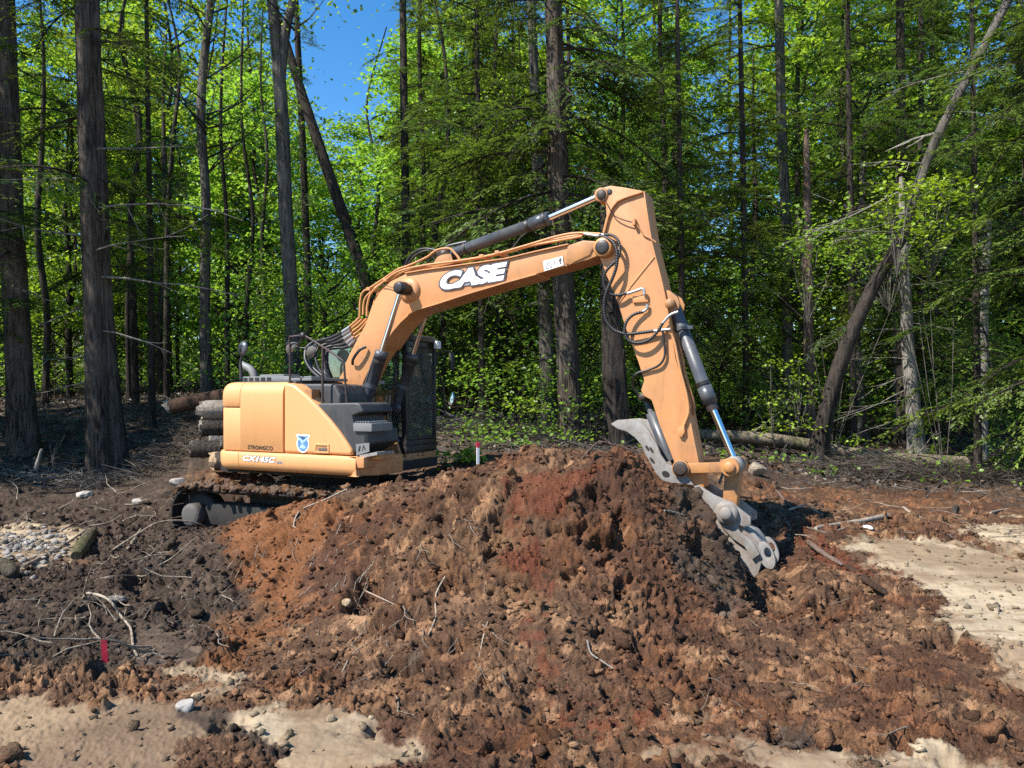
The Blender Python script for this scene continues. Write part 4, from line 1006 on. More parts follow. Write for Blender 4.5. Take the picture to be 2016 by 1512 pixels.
# ---- arm
AO = 0.165
alead = [Z3(100, 140), Z3(135, 112), Z3(195, 95), Z3(320, 113), Z3(440, 136)]
aright = [Z3(470, 330), Z3(500, 520), Z3(536, 660), Z3(570, 790), Z3(600, 930), Z3(625, 1080), Z3(650, 1230), Z3(672, 1380), Z4(590, 220), Z4(620, 380), Z4(652, 540), Z4(672, 640), Z4(692, 740)]
aleft = [Z4(560, 760), Z4(535, 690), Z4(510, 610), Z4(460, 480), Z4(400, 330), Z4(345, 160), Z4(292, 132), Z4(275, 95), Z4(296, 30), Z3(432, 1500), Z3(400, 1400), Z3(350, 1270), Z3(300, 1130), Z3(258, 990), Z3(212, 870), Z3(165, 760), Z3(120, 640), Z3(110, 560), Z3(130, 470), Z3(158, 400), Z3(166, 330), Z3(160, 230), Z3(140, 210), Z3(95, 200), Z3(88, 170)]
arm = part(MB().prism(poly(alead+aright+aleft, AO), -AO, AO), 'arm', M['orange'], EX, 0.010)
# rib plates welded on the side
part(MB().tube([L3(*Z3(345, 848), AO), L3(*Z3(522, 628), AO)], 0.012, 6), 'weld_rib', M['orange'], arm)
part(MB().tube([L3(*Z3(260, 968), AO), L3(*Z3(345, 852), AO)], 0.010, 6), 'weld_rib', M['orange'], arm)
top_rib = poly([Z3(142, 450), Z3(172, 330), Z3(205, 250), Z3(245, 205), Z3(300, 182), Z3(440, 140), Z3(440, 152), Z3(305, 196), Z3(255, 220), Z3(218, 262), Z3(186, 340), Z3(158, 452)], AO)
part(MB().prism(top_rib, -AO-0.035, -AO+0.01), 'top_rib', M['orange'], arm, 0.004)
part(strip(MB(), poly([Z3(442, 140), *aright[:9]], AO), AO+0.014, 0.014, 1), 'arm_flange', M['orange'], arm, 0.004)
for (zx, zy, r_, m_, o_) in ((128, 165, 0.085, 'orange_dirty', 0.018), (131, 166, 0.060, 'pin', 0.034), (188, 143, 0.036, 'ink', 0.006)):
    c = L3(*Z3(zx, zy), AO)
    part(MB().lathe([(0, -AO-o_), (r_*0.86, -AO-o_), (r_, -AO-o_*0.7), (r_, AO+o_*0.6), (0, AO+o_)], (c.x, 0, c.z), 'y', 24), 'arm_pin', M[m_], arm)
# cylinder lug at the arm's back
lc = L3(*Z3(665, 985), 0.0)
lugp = poly([Z3(600, 870), Z3(640, 880), Z3(690, 920), Z3(712, 965), Z3(705, 1010), Z3(668, 1030), Z3(630, 1040)], 0.13)
for sg in (-1, 1): part(MB().prism(lugp, sg*0.135, sg*0.10), 'bucket_cylinder_lug', M['orange_dirty'], arm, 0.008)
part(MB().lathe([(0, -0.19), (0.055, -0.19), (0.06, -0.17), (0.06, 0.17), (0, 0.19)], lc, 'y', 20), 'lug_pin', M['orange_dirty'], arm)
bc = L3(*Z4(735, 180), 0.0); bl = L3(*Z4(893, 560), 0.0)
bcr = ram('bucket_cylinder', lc, bc, bl, 0.073, 0.040, EX, 0.20)
ddn = (bc-lc).normalized()
part(MB().tube([bc-ddn*0.005, bc+ddn*0.085], 0.068, 20), 'rod_wiper', M['pin'], bcr)
c_ = lc.lerp(bc, 0.24)
part(MB().tube([c_-ddn*0.02, c_+ddn*0.02], 0.086, 18).box(c_.x+0.02, -0.1, c_.z-0.02, c_.x+0.14, -0.04, c_.z+0.02), 'cylinder_clamp', M['cylinder'], bcr)
# linkage
hp = L3(*Z4(893, 590), 0.0); ip = L3(*Z4(575, 600), 0.0); kp_ = L3(*Z4(868, 885), 0.0)
def bar(mb, a, b, w0, w1, y0, y1):
    d = Vector((b.x-a.x, b.z-a.z)).normalized(); n = Vector((-d.y, d.x))
    mb.prism([(a.x+n.x*w0, a.z+n.y*w0), (b.x+n.x*w1, b.z+n.y*w1), (b.x-n.x*w1, b.z-n.y*w1), (a.x-n.x*w0, a.z-n.y*w0)], y0, y1)
for sg in (-1, 1):
    m_ = MB(); bar(m_, ip, hp, 0.055, 0.055, sg*0.20, sg*0.26)
    m_.lathe([(0, sg*0.20-0.035), (0.095, sg*0.20-0.035), (0.095, sg*0.26+0.035*sg), (0, sg*0.26+0.035*sg)], (ip.x, 0, ip.z), 'y', 24)
    m_.lathe([(0, sg*0.20-0.035), (0.10, sg*0.20-0.035), (0.10, sg*0.26+0.035*sg), (0, sg*0.26+0.035*sg)], (hp.x, 0, hp.z), 'y', 24)
    part(m_, 'guide_link', M['orange_dirty'], EX, 0.006)
part(MB().lathe([(0, -0.31), (0.055, -0.31), (0.085, -0.302), (0.085, 0.30), (0, 0.31)], ip, 'y', 22), 'link_pin', M['pin'])
part(MB().lathe([(0, -0.33), (0.05, -0.33), (0.062, -0.318), (0.062, 0.31), (0, 0.33)], hp, 'y', 22), 'link_pin', M['orange_dirty'])
part(MB().lathe([(0, -0.13), (0.10, -0.13), (0.105, 0.13), (0, 0.13)], hp, 'y', 22), 'rod_eye', M['bare_steel'])
m_ = MB(); bar(m_, hp, kp_, 0.085, 0.075, -0.11, 0.11)
part(m_, 'bucket_link', M['orange_dirty'], EX, 0.012)

# ---- bucket: ear plates, curved shell, lifting eye
EO = 0.235
ear_px = [Z4(625, 730), Z4(655, 725), Z4(700, 752), Z4(760, 790), Z4(820, 815), Z4(880, 838), Z4(915, 870), Z4(1000, 935), Z4(1000, 985), Z4(955, 1000), Z4(925, 985), Z4(918, 1010), Z4(935, 1040), Z4(985, 1070), Z4(1020, 1110), Z4(1060, 1180), Z4(1010, 1215), Z4(960, 1130), Z4(880, 1075), Z4(800, 985), Z4(730, 870), Z4(640, 760)]
bucket = None
for sg in (-1, 1):
    m_ = MB().prism(poly(ear_px, EO), sg*EO, sg*(EO-0.045))
    if bucket is None: bucket = part(m_, 'bucket', M['bare_steel'], EX, 0.006)
    else: part(m_, 'bucket_ear', M['bare_steel'], bucket, 0.006)
# shell: side walls 0.19 m off the middle, curved back between them
SO = 0.19
shell_px = [Z4(745, 960), Z4(790, 1040), Z4(850, 1110), Z4(905, 1180), Z4(945, 1260), Z4(985, 1340), Z4(1005, 1372), Z4(1045, 1330), Z4(1070, 1240), Z4(1065, 1150), Z4(1030, 1090), Z4(960, 1010), Z4(900, 940), Z4(830, 880), Z4(760, 850)]
sp_ = poly(shell_px, SO)
for sg in (-1, 1):
    part(MB().prism(sp_, sg*SO, sg*(SO-0.03)), 'bucket_side', M['muddy_steel'], bucket, 0.008)
back = sp_[5:]
bs = MB(); nb = len(back)
t_ = 0.03
cx_, cz_ = np.mean([p[0] for p in sp_]), np.mean([p[1] for p in sp_])
vs = []
for (x, z) in back:
    dv = Vector((cx_-x, cz_-z)).normalized()*t_
    vs += [(x, -SO+0.03, z), (x, SO-0.03, z), (x+dv.x, SO-0.03, z+dv.y), (x+dv.x, -SO+0.03, z+dv.y)]
bs.add(vs, [[i*4+j, i*4+(j+1) % 4, (i+1)*4+(j+1) % 4, (i+1)*4+j] for i in range(nb-1) for j in range(4)])
part(bs, 'bucket_back', M['muddy_steel'], bucket)
for k in range(3):
    y_ = -SO+0.05+k*0.14; p0 = sp_[6]; p1 = sp_[5]
    part(MB().prism([(p0[0]-0.05, p0[1]+0.06), (p0[0]+0.05, p0[1]+0.07), (p0[0]+0.07, p0[1]-0.10), (p0[0]+0.05, p0[1]-0.11)], y_-0.035, y_+0.035), 'bucket_tooth', M['muddy_steel'], bucket, 0.01)
part(MB().lathe([(0, -EO-0.10), (0.06, -EO-0.10), (0.068, -EO-0.09), (0.068, EO+0.09), (0, EO+0.10)], kp_, 'y', 22), 'bucket_pin', M['bare_steel'], bucket)
part(MB().lathe([(0.068, -EO-0.05), (0.12, -EO-0.05), (0.125, -EO-0.02), (0.125, -EO+0.0)], kp_, 'y', 24), 'pin_collar', M['bare_steel'], bucket)
def ring(outer, inner, y0, y1):
    mb = MB(); n = len(outer)
    vs = [(x, y0, z) for x, z in outer]+[(x, y0, z) for x, z in inner]+[(x, y1, z) for x, z in outer]+[(x, y1, z) for x, z in inner]
    fs = []
    for i in range(n):
        j = (i+1) % n
        fs += [[i, j, n+j, n+i], [2*n+j, 2*n+i, 3*n+i, 3*n+j], [j, i, 2*n+i, 2*n+j], [n+i, n+j, 3*n+j, 3*n+i]]
    return mb.add(vs, fs)
n_ = 30
oc = [Z4(1105+58*math.cos(t)+12*math.sin(t), 1190+88*math.sin(t)+22*math.cos(t)) for t in np.linspace(0, 2*math.pi, n_, endpoint=False)]
ic = [Z4(1113+24*math.cos(t), 1172+34*math.sin(t)+8*math.cos(t)) for t in np.linspace(0, 2*math.pi, n_, endpoint=False)]
part(ring(poly(oc, EO-0.05), poly(ic, EO-0.05), -EO+0.05, -EO+0.11), 'lifting_eye', M['bare_steel'], bucket, 0.006)
part(ring(poly(oc, EO-0.05), poly(ic, EO-0.05), EO-0.11, EO-0.05), 'lifting_eye', M['bare_steel'], bucket, 0.006)
part(MB().prism(poly([Z4(975, 1005), Z4(1030, 1035), Z4(1075, 1090), Z4(1090, 1125), Z4(1045, 1120), Z4(1000, 1075), Z4(960, 1045)], 0.12), -EO+0.06, EO-0.06), 'hook_bar', M['bare_steel'], bucket, 0.012)

# ---- thumb against the arm's inner side, with its cylinder
thumb_px = [Z4(75, 318), Z4(118, 292), Z4(190, 287), Z4(250, 297), Z4(300, 328), Z4(340, 385), Z4(378, 450), Z4(405, 520), Z4(440, 575), Z4(500, 610), Z4(560, 645), Z4(600, 690), Z4(625, 725), Z4(560, 715), Z4(470, 706), Z4(415, 690), Z4(375, 645), Z4(340, 580), Z4(305, 520), Z4(275, 455), Z4(235, 408), Z4(180, 368), Z4(120, 350)]
tp = poly(thumb_px, 0.24)
thumb = part(MB().prism(tp, -0.24, -0.20), 'thumb', M['bare_steel'], EX, 0.006)
part(MB().prism(tp, 0.20, 0.24), 'thumb_plate', M['bare_steel'], thumb, 0.006)
part(MB().prism(poly([Z4(130, 305), Z4(240, 318), Z4(320, 400), Z4(380, 520), Z4(430, 600), Z4(410, 610), Z4(350, 530), Z4(300, 440), Z4(220, 350)], 0.0), -0.19, 0.19), 'thumb_web', M['muddy_steel'], thumb, 0.004)
def cres(px, py, w, h, a):
    return [Z4(px+w*math.cos(t)*math.cos(a)-h*math.sin(t)*math.sin(a), py+w*math.cos(t)*math.sin(a)+h*math.sin(t)*math.cos(a)) for t in np.linspace(0, 6.283, 14, endpoint=False)]
for (px, py, w, h, a) in ((440, 650, 28, 20, 0.5), (318, 478, 22, 8, 1.0), (345, 490, 24, 8, 1.0), (350, 560, 26, 9, 0.9)):
    part(MB().add([(x, -0.2425, z) for x, z in poly(cres(px, py, w, h, a), 0.24)], [list(range(14))]), 'thumb_slot', M['track'], thumb)
t0_, t1_ = L3(*Z4(300, 140), 0.0), L3(*Z4(470, 560), 0.0)
tcr = part(MB().tube([t0_, t0_.lerp(t1_, 0.25), t0_.lerp(t1_, 0.25), t1_], [0.035, 0.035, 0.068, 0.068], 18), 'thumb_cylinder', M['cylinder'], EX)
part(MB().lathe([(0, -0.10), (0.05, -0.10), (0.05, 0.10), (0, 0.10)], t0_, 'y', 16), 'thumb_pin', M['pin'], tcr)

# ---- hoses on the arm
def ribbed(pts, off, r=0.021, n=16, name='ribbed_hose'):
    offs = off if hasattr(off, '__len__') else [off]*len(pts)
    c = spline([L3(x, y, o) for (x, y), o in zip(pts, offs)], n)
    # resample evenly, then alternate the radius
    ln = [0.0]
    for i in range(1, len(c)): ln.append(ln[-1]+(c[i]-c[i-1]).length)
    m = max(8, int(ln[-1]/0.0075)); out = []; j = 0
    for k in range(m+1):
        t = ln[-1]*k/m
        while j < len(ln)-2 and ln[j+1] < t: j += 1
        out.append(c[j].lerp(c[j+1], (t-ln[j])/max(ln[j+1]-ln[j], 1e-6)))
    return part(MB().tube(out, [r*(1.0 if (k//2) % 2 else 0.86) for k in range(len(out))], 8), name, M['hose'], EX)
ribbed([Z3(110, 470), Z3(170, 485), Z3(225, 530), Z3(245, 600), Z3(240, 700), Z3(205, 800), Z3(165, 890), Z3(148, 980), Z3(160, 1090), Z3(215, 1165), Z3(310, 1200), Z3(430, 1190), Z3(520, 1178)], [0.20, .24, .27, .28, .28, .28, .28, .27, .26, .25, .24, .23, .22])
ribbed([Z3(150, 462), Z3(205, 465), Z3(250, 500), Z3(268, 570), Z3(250, 640), Z3(200, 690), Z3(155, 750), Z3(145, 830), Z3(185, 895), Z3(250, 912), Z3(320, 895)], [0.20, .23, .25, .26, .27, .28, .28, .27, .26, .24, .22], 0.019)
ribbed([Z3(440, 1035), Z3(370, 1055), Z3(318, 1105), Z3(300, 1180), Z3(330, 1245), Z3(400, 1268), Z3(480, 1245), Z3(540, 1190), Z3(585, 1120)], [0.20, .23, .25, .26, .26, .26, .25, .24, .23], 0.019)
def fit(pts, off, r=0.017): return part(MB().tube(spline([L3(x, y, off) for x, y in pts], 5), r, 9), 'hose_fitting', M['fitting'], EX)
fit([Z3(300, 905), Z3(370, 885), Z3(430, 865), Z3(447, 885), Z3(447, 908)], 0.22)
fit([Z3(430, 1038), Z3(465, 1015), Z3(470, 980)], 0.20)
fit([Z3(510, 1180), Z3(580, 1172), Z3(640, 1165)], 0.22)
fit([Z3(580, 1125), Z3(640, 1060), Z3(700, 1035)], 0.22)
fit([Z3(0, 455), Z3(60, 465), Z3(120, 472)], 0.20); fit([Z3(60, 458), Z3(110, 458), Z3(160, 463)], 0.16)
part(MB().box(*L3(*Z3(360, 968), AO+0.03), *(L3(*Z3(480, 915), AO+0.0)+Vector((0, 0.0, 0)))), 'valve_block', M['orange'], arm, 0.006)
part(MB().tube(spline([L3(*Z3(585, 1175), 0.22), L3(*Z3(592, 1240), 0.21), L3(*Z3(600, 1300), 0.20), L3(*Z3(598, 1370), 0.20), L3(*Z3(560, 1430), 0.20), L3(*Z3(480, 1468), 0.19), L3(*Z3(400, 1490), 0.19), L3(*Z3(375, 1512), 0.19), L3(*Z4(222, 30), 0.15), L3(*Z4(225, 80), 0.10), L3(*Z4(285, 150), 0.06)], 6), 0.014, 8), 'hydraulic_hose', M['hose'], EX)
part(MB().tube(spline([L3(*Z3(140, 180), AO+.06), L3(*Z3(175, 240), AO+.05), L3(*Z3(220, 315), AO+.04), L3(*Z3(290, 350), AO+.05), L3(*Z3(370, 372), AO+.05)], 6), 0.007, 6), 'grease_line', M['hose'], arm)
part(MB().tube(spline([L3(*Z3(370, 372), AO+.05), L3(*Z3(410, 410), AO+.03), L3(*Z3(440, 460), AO+.02), L3(*Z3(490, 488), AO+.02), L3(*Z3(535, 518), AO+.02)], 6), 0.008, 6).box(*(L3(*Z3(358, 388), AO+.07)), *(L3(*Z3(390, 350), AO+.0))), 'grease_line', M['orange'], arm)
part(MB().tube(spline([L3(*Z3(640, 1170), .20), L3(*Z3(672, 1260), .19), L3(*Z3(700, 1400), .19), L3(*Z3(722, 1500), .19), L3(*Z4(575, 120), .19), L3(*Z4(590, 230), .19), L3(*Z4(570, 300), .19), L3(*Z4(548, 350), .19)], 5), 0.016, 8), 'steel_pipe', M['orange'], arm)
part(MB().tube(spline([L3(*Z3(660, 1170), .02), L3(*Z3(700, 1260), .02), L3(*Z3(735, 1400), .02), L3(*Z3(750, 1512), .02), L3(*Z4(620, 160), .02), L3(*Z4(625, 260), .02)], 5), 0.018, 8), 'steel_pipe', M['orange_dirty'], arm)
part(MB().prism(poly([Z4(520, 345), Z4(565, 330), Z4(568, 372), Z4(548, 405), Z4(525, 395)], .18), -0.21, -AO+0.01), 'pipe_bracket', M['orange'], arm, 0.004)
for (a_, b_) in (((700, 430), (790, 395)),): pass
# hoses hanging below the cab window beside the boom cylinders
for k, pts in enumerate(([(1340, 640), (1330, 760), (1345, 860), (1320, 950), (1260, 1010), (1200, 1040)], [(1365, 640), (1360, 760), (1368, 880), (1335, 970), (1270, 1030), (1215, 1040)], [(1240, 660), (1225, 720), (1255, 770), (1330, 790), (1350, 740), (1330, 700), (1300, 720)])):
    part(MB().tube(spline([L3(*Z1(*q), 0.46+0.03*k) for q in pts], 7), 0.015, 8), 'hydraulic_hose', M['hose'], EX)
# ------------------------------------------------------------------ foliage generators (arrays of small leaf-sized faces)
class Tri:
    """triangles with a tone per vertex and a material slot per face"""
    def __init__(s): s.V, s.T, s.M = [], [], []
    def add(s, tri, tone, m=0):
        tri = np.asarray(tri, np.float32).reshape(-1, 3, 3)
        s.V.append(tri); t = np.asarray(tone, np.float32)
        s.T.append(np.repeat(t[:, None], 3, 1) if t.ndim == 1 else t); s.M.append(np.full(len(tri), m, np.int32))
    def mesh(s, name, mats):
        V = np.concatenate(s.V).reshape(-1, 3)
        return np_mesh(name, V, np.arange(len(V)).reshape(-1, 3), mats, False, {'tone': np.concatenate(s.T).ravel()}, np.concatenate(s.M))
    def count(s): return sum(len(v) for v in s.V)

def stick_tris(p0, p1, r0, r1):
    """three-sided tapered twigs between points (n,3)"""
    p0 = np.asarray(p0, float).reshape(-1, 3); p1 = np.asarray(p1, float).reshape(-1, 3)
    d = p1-p0; d /= np.linalg.norm(d, axis=1, keepdims=True)+1e-9
    a = np.cross(d, np.array([0.31, 0.52, 0.79])); a /= np.linalg.norm(a, axis=1, keepdims=True)+1e-9
    b = np.cross(d, a); out = []
    r0 = np.broadcast_to(np.asarray(r0, float).reshape(-1, 1), (len(p0), 1)); r1 = np.broadcast_to(np.asarray(r1, float).reshape(-1, 1), (len(p0), 1))
    for k in range(3):
        t0, t1 = 2.0944*k, 2.0944*(k+1)
        u0, u1 = a*math.cos(t0)+b*math.sin(t0), a*math.cos(t1)+b*math.sin(t1)
        A, B, C_, D = p0+u0*r0, p0+u1*r0, p1+u1*r1, p1+u0*r1
        out += [np.stack([A, B, C_], 1), np.stack([A, C_, D], 1)]
    return np.concatenate(out)

def hemlock_bough(rg, Ln, dens=1.0, leaf=0.11, droop=0.18, sparse=0.0):
    """a flat, feathery, drooping bough along +x: (leaf tris, tones, twig tris)"""
    nm = 9
    tm = np.linspace(0, 1, nm)
    bend = rg.uniform(-0.12, 0.12)
    mx = lambda t: np.stack([Ln*t*(1-0.08*t), Ln*bend*t*t, Ln*(0.10*t-droop*2.0*t*t)], -1)
    pm = mx(tm)
    rb = 0.010+0.0075*Ln
    twigs = [stick_tris(pm[:-1], pm[1:], rb*(1-tm[:-1]*0.9), rb*(1-tm[1:]*0.9))]
    ns = max(6, int(Ln*11*dens))
    t = np.sort(rg.uniform(0.12, 1.0, ns)); sd = np.where(rg.uniform(size=ns) < 0.5, -1.0, 1.0)
    ls = Ln*(0.40*(1.04-t)**0.75+0.05)*rg.uniform(0.55, 1.15, ns)
    an = R(58)*rg.uniform(0.7, 1.15, ns)*sd
    p0 = mx(t); dr = np.stack([np.cos(an), np.sin(an), -0.12+rg.uniform(-0.18, 0.10, ns)], -1)
    sag = rg.uniform(0.10, 0.32, ns)
    p1 = p0+dr*ls[:, None]-np.stack([0*ls, 0*ls, sag*ls], -1)
    twigs.append(stick_tris(p0, p1, 0.006, 0.002))
    cnt = np.maximum(4, (ls/0.055*dens*2.1).astype(int))
    cnt = (cnt*(1-sparse)).astype(int)
    idx = np.repeat(np.arange(ns), cnt); n = len(idx)
    u = rg.uniform(0.05, 1.05, n); side = np.where(rg.uniform(size=n) < 0.5, -1.0, 1.0)
    base = p0[idx]+(dr[idx]*ls[idx, None])*u[:, None]-np.stack([0*u, 0*u, sag[idx]*ls[idx]*u*u], -1)
    d = dr[idx]/np.linalg.norm(dr[idx], axis=1, keepdims=True)
    pr = np.stack([-d[:, 1], d[:, 0], 0*u], -1)
    aa = rg.uniform(0.55, 1.15, n)
    ld = d*np.cos(aa)[:, None]+pr*(np.sin(aa)*side)[:, None]+np.stack([0*u, 0*u, rg.uniform(-0.45, 0.12, n)], -1)
    ll = leaf*rg.uniform(0.6, 1.3, n)*(1.1-0.45*u)
    tip = base+ld*ll[:, None]
    wd = np.cross(ld, np.stack([rg.uniform(-0.5, 0.5, n), rg.uniform(-0.5, 0.5, n), np.ones(n)], -1)); wd /= np.linalg.norm(wd, axis=1, keepdims=True)+1e-9
    w = (ll*rg.uniform(0.15, 0.24, n))[:, None]
    mid = base+ld*(ll*0.45)[:, None]
    tri = np.stack([base*0.5+mid*0.5+wd*w, tip, base*0.5+mid*0.5-wd*w], 1)
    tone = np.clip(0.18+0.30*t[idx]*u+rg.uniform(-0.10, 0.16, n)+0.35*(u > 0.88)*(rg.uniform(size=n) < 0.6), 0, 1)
    return tri, tone, np.concatenate(twigs)

def place(tri, az, pitch, pos, roll=0.0):
    ca, sa, cp, sp, cr, sr = math.cos(az), math.sin(az), math.cos(pitch), math.sin(pitch), math.cos(roll), math.sin(roll)
    A = np.array([[ca, -sa, 0], [sa, ca, 0], [0, 0, 1]]) @ np.array([[cp, 0, -sp], [0, 1, 0], [sp, 0, cp]]) @ np.array([[1, 0, 0], [0, cr, -sr], [0, sr, cr]])
    return tri @ A.T.astype(np.float32) + np.asarray(pos, np.float32)

_rg = np.random.default_rng(11)
BOUGHS = [hemlock_bough(_rg, 2.4, 1.0, droop=(0.16, 0.22, 0.30)[k % 3]) for k in range(7)]
BOUGHS_COARSE = [hemlock_bough(_rg, 2.4, 0.6, 0.24) for _ in range(5)]
BOUGHS_THIN = [hemlock_bough(_rg, 2.4, 0.8, 0.10, 0.22, 0.6) for _ in range(4)]

def conifer_crown(rg, axis, n, lmin, lmax, lib, power=1.0, az_range=None, tone_add=0.0, tt=(0.0, 1.0)):
    """axis: function t(0..1) -> point; boughs long at t=0, short at t=1"""
    T = Tri()
    for i in range(n):
        t = tt[0]+(tt[1]-tt[0])*(i+rg.uniform(0, 1))/n
        Lb = (lmax+(lmin-lmax)*t**power)*rg.uniform(0.55, 1.1)
        az = rg.uniform(0, 6.283) if az_range is None else rg.uniform(*az_range)
        tri, tone, tw = lib[int(rg.integers(len(lib)))]
        s = Lb/2.4
        pit = rg.uniform(-0.42, 0.20)+0.25*t; rl = rg.uniform(-0.45, 0.45); pos = axis(t)
        flip = np.array([1, -1 if rg.uniform() < 0.5 else 1, 1], np.float32)
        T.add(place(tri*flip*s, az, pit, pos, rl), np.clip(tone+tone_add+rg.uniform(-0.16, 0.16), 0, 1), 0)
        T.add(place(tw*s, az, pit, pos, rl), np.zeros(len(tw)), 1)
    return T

def leaf_faces(rg, pos, size, flat=0.6):
    """folded rhombic leaves at pos (n,3)"""
    n = len(pos)
    nr = rg.normal(size=(n, 3))*flat+np.array([0, 0, 1.0]); nr /= np.linalg.norm(nr, axis=1, keepdims=True)
    a = np.cross(nr, rg.normal(size=(n, 3))); a /= np.linalg.norm(a, axis=1, keepdims=True)+1e-9
    b = np.cross(nr, a); s = (size*rg.uniform(0.6, 1.25, n))[:, None]
    p0, p2 = pos-a*s*0.5, pos+a*s*0.55
    k1, k2 = pos+b*s*0.42+nr*s*0.10, pos-b*s*0.42+nr*s*0.10
    return np.concatenate([np.stack([p0, k1, p2], 1), np.stack([p0, p2, k2], 1)])

def leafy_crown(rg, H, z0, Rr, nclus, per, size, limbs=True, sp=0.55):
    """broadleaf crown around the z axis: leaf clusters at the ends of rising limbs"""
    T = Tri(); P0, P1, r0, r1 = [], [], [], []
    for i in range(nclus):
        t = rg.uniform(0, 1); z = z0+(H-z0)*t
        rad = Rr*math.sqrt(max(0.05, 1-abs((t-0.42)/0.62)**2.2))*rg.uniform(0.25, 1.0)**0.6
        a = rg.uniform(0, 6.283); c = np.array([rad*math.cos(a), rad*math.sin(a), z])
        q = rg.normal(size=(per, 3))*np.array([sp, sp, sp*0.33])*rg.uniform(0.6, 1.3)
        q[:, 2] -= 0.10*(q[:, 0]**2+q[:, 1]**2)
        pos = c+q
        f = leaf_faces(rg, pos, size)
        tn = np.clip(0.45+rg.uniform(-0.25, 0.25)+rg.uniform(-0.2, 0.2, per), 0, 1)
        T.add(f, np.concatenate([tn, tn]), 0)
        if limbs and i % 2 == 0:
            s0 = np.array([0, 0, max(z0*0.6, z-rad*rg.uniform(0.6, 1.1))]); m_ = (s0+c)/2+np.array([0, 0, -0.12*rad])
            P0 += [s0, m_]; P1 += [m_, c]; r0 += [0.035, 0.022]; r1 += [0.022, 0.008]
    if P0: tw = stick_tris(P0, P1, r0, r1); T.add(tw, np.zeros(len(tw)), 1)
    return T

def trunk_mesh(name, pts, rads, m, n=14, flare=0.0, seed=0, ridges=0.06):
    """tapered, slightly fluted trunk through pts (relative to the base)"""
    rg = np.random.default_rng(seed)
    c = spline(pts, 6); k = len(c)
    rr = np.interp(np.linspace(0, 1, k), np.linspace(0, 1, len(rads)), rads)
    hs = np.r_[0, np.cumsum([(c[i+1]-c[i]).length for i in range(k-1)])]
    ang = np.linspace(0, 2*math.pi, n, endpoint=False)
    f1, f2, f3 = rg.uniform(0, 6.28, 3)
    V = np.zeros((k, n, 3))
    for i in range(k):
        t = (c[min(i+1, k-1)]-c[max(i-1, 0)]).normalized()
        u = t.cross(Vector((0, 1, 0.001))).normalized(); w = t.cross(u)
        fl = flare*math.exp(-hs[i]/0.35)
        r = rr[i]*(1+fl*(0.75+0.5*np.cos(ang*5+f1)+0.3*np.cos(ang*3+f2))+ridges*np.cos(ang*4+f3+hs[i]*0.35)+ridges*0.7*np.cos(ang*7-f2+hs[i]*0.2)+rg.uniform(-ridges*0.5, ridges*0.5, n))
        V[i] = np.array(c[i])+np.outer(r*np.cos(ang), np.array(u))+np.outer(r*np.sin(ang), np.array(w))
    ii, jj = np.meshgrid(np.arange(k-1), np.arange(n), indexing='ij'); j2 = (jj+1) % n
    F = np.stack([ii*n+jj, ii*n+j2, (ii+1)*n+j2, (ii+1)*n+jj], -1).reshape(-1, 4)
    return np_mesh(name, V.reshape(-1, 3), F, m, True)

def branch_mb(rg, p, d, length, r, kids=3, lift=0.0):
    """a dead limb with a few side twigs"""
    mb = MB(); d = Vector(d).normalized(); pts = [Vector(p)]
    for k in range(5):
        d = (d+Vector((rg.uniform(-0.16, 0.16), rg.uniform(-0.16, 0.16), rg.uniform(-0.16, 0.10)+lift))).normalized(); pts.append(pts[-1]+d*length/5)
    mb.tube(pts, [r*(1-0.16*k) for k in range(6)], 5)
    for k in range(kids):
        i = int(rg.integers(1, 5)); q = pts[i]; e = (d+Vector((rg.uniform(-0.9, 0.9), rg.uniform(-0.9, 0.9), rg.uniform(-0.5, 0.4)))).normalized()
        l_ = length*rg.uniform(0.2, 0.45); mb.tube([q, q+e*l_*0.5+Vector((0, 0, -0.04*l_)), q+e*l_], [r*0.5, r*0.35, r*0.15], 4)
    return mb

# ------------------------------------------------------------------ front trees, one by one
def px_trunk(pts, Y, widths, top_to=None, lean_y=0.0):
    """photo polyline (top to bottom order reversed inside) at distance Y -> points and radii from base up"""
    q = [P(px, py, Y+lean_y*(i/(len(pts)-1))) for i, (px, py) in enumerate(pts)]
    r = [w/2/FX*Y for w in widths]
    return q, r
def front_tree(name, label, pts, Y, widths, m, extend=8.0, flare=0.35, seed=0, lean_y=0.0, group=None, cat='tree', n=16, ridges=0.06):
    q, r = px_trunk(pts, Y, widths, lean_y=lean_y)
    g = gz(q[0].x, q[0].y); q[0] = Vector((q[0].x, q[0].y, min(q[0].z, g)-0.12))
    if extend:
        d = (q[-1]-q[-2]).normalized(); q.append(q[-1]+d*extend*0.5); q.append(q[-1]+d*extend*0.5+Vector((0, 0, 0.0))); r += [r[-1]*0.78, r[-1]*0.45]
    base = q[0].copy()
    root = tag(empty(name, base), label, cat, group)
    rel = [p-base for p in q]
    link_mesh('trunk', trunk_mesh('trunk', rel, r, m, n, flare, seed, ridges), root)
    def axis(t):
        f = t*(len(rel)-1); i = min(int(f), len(rel)-2); v = rel[i].lerp(rel[i+1], f-i); return (v.x, v.y, v.z)
    return root, axis, rel, r
def crown_to(root, T, mats=None):
    o = link_mesh('crown', T.mesh('crown', mats or [M['needles'], M['bark_dark']]), root); return o
def zaxis(rel, z0, z1):
    """axis restricted to heights z0..z1 above the base (clamped along the trunk)"""
    zz = [p.z for p in rel]
    def f(t):
        z = z0+(z1-z0)*t
        x = np.interp(z, zz, [p.x for p in rel]); y = np.interp(z, zz, [p.y for p in rel]); return (x, y, z)
    return f
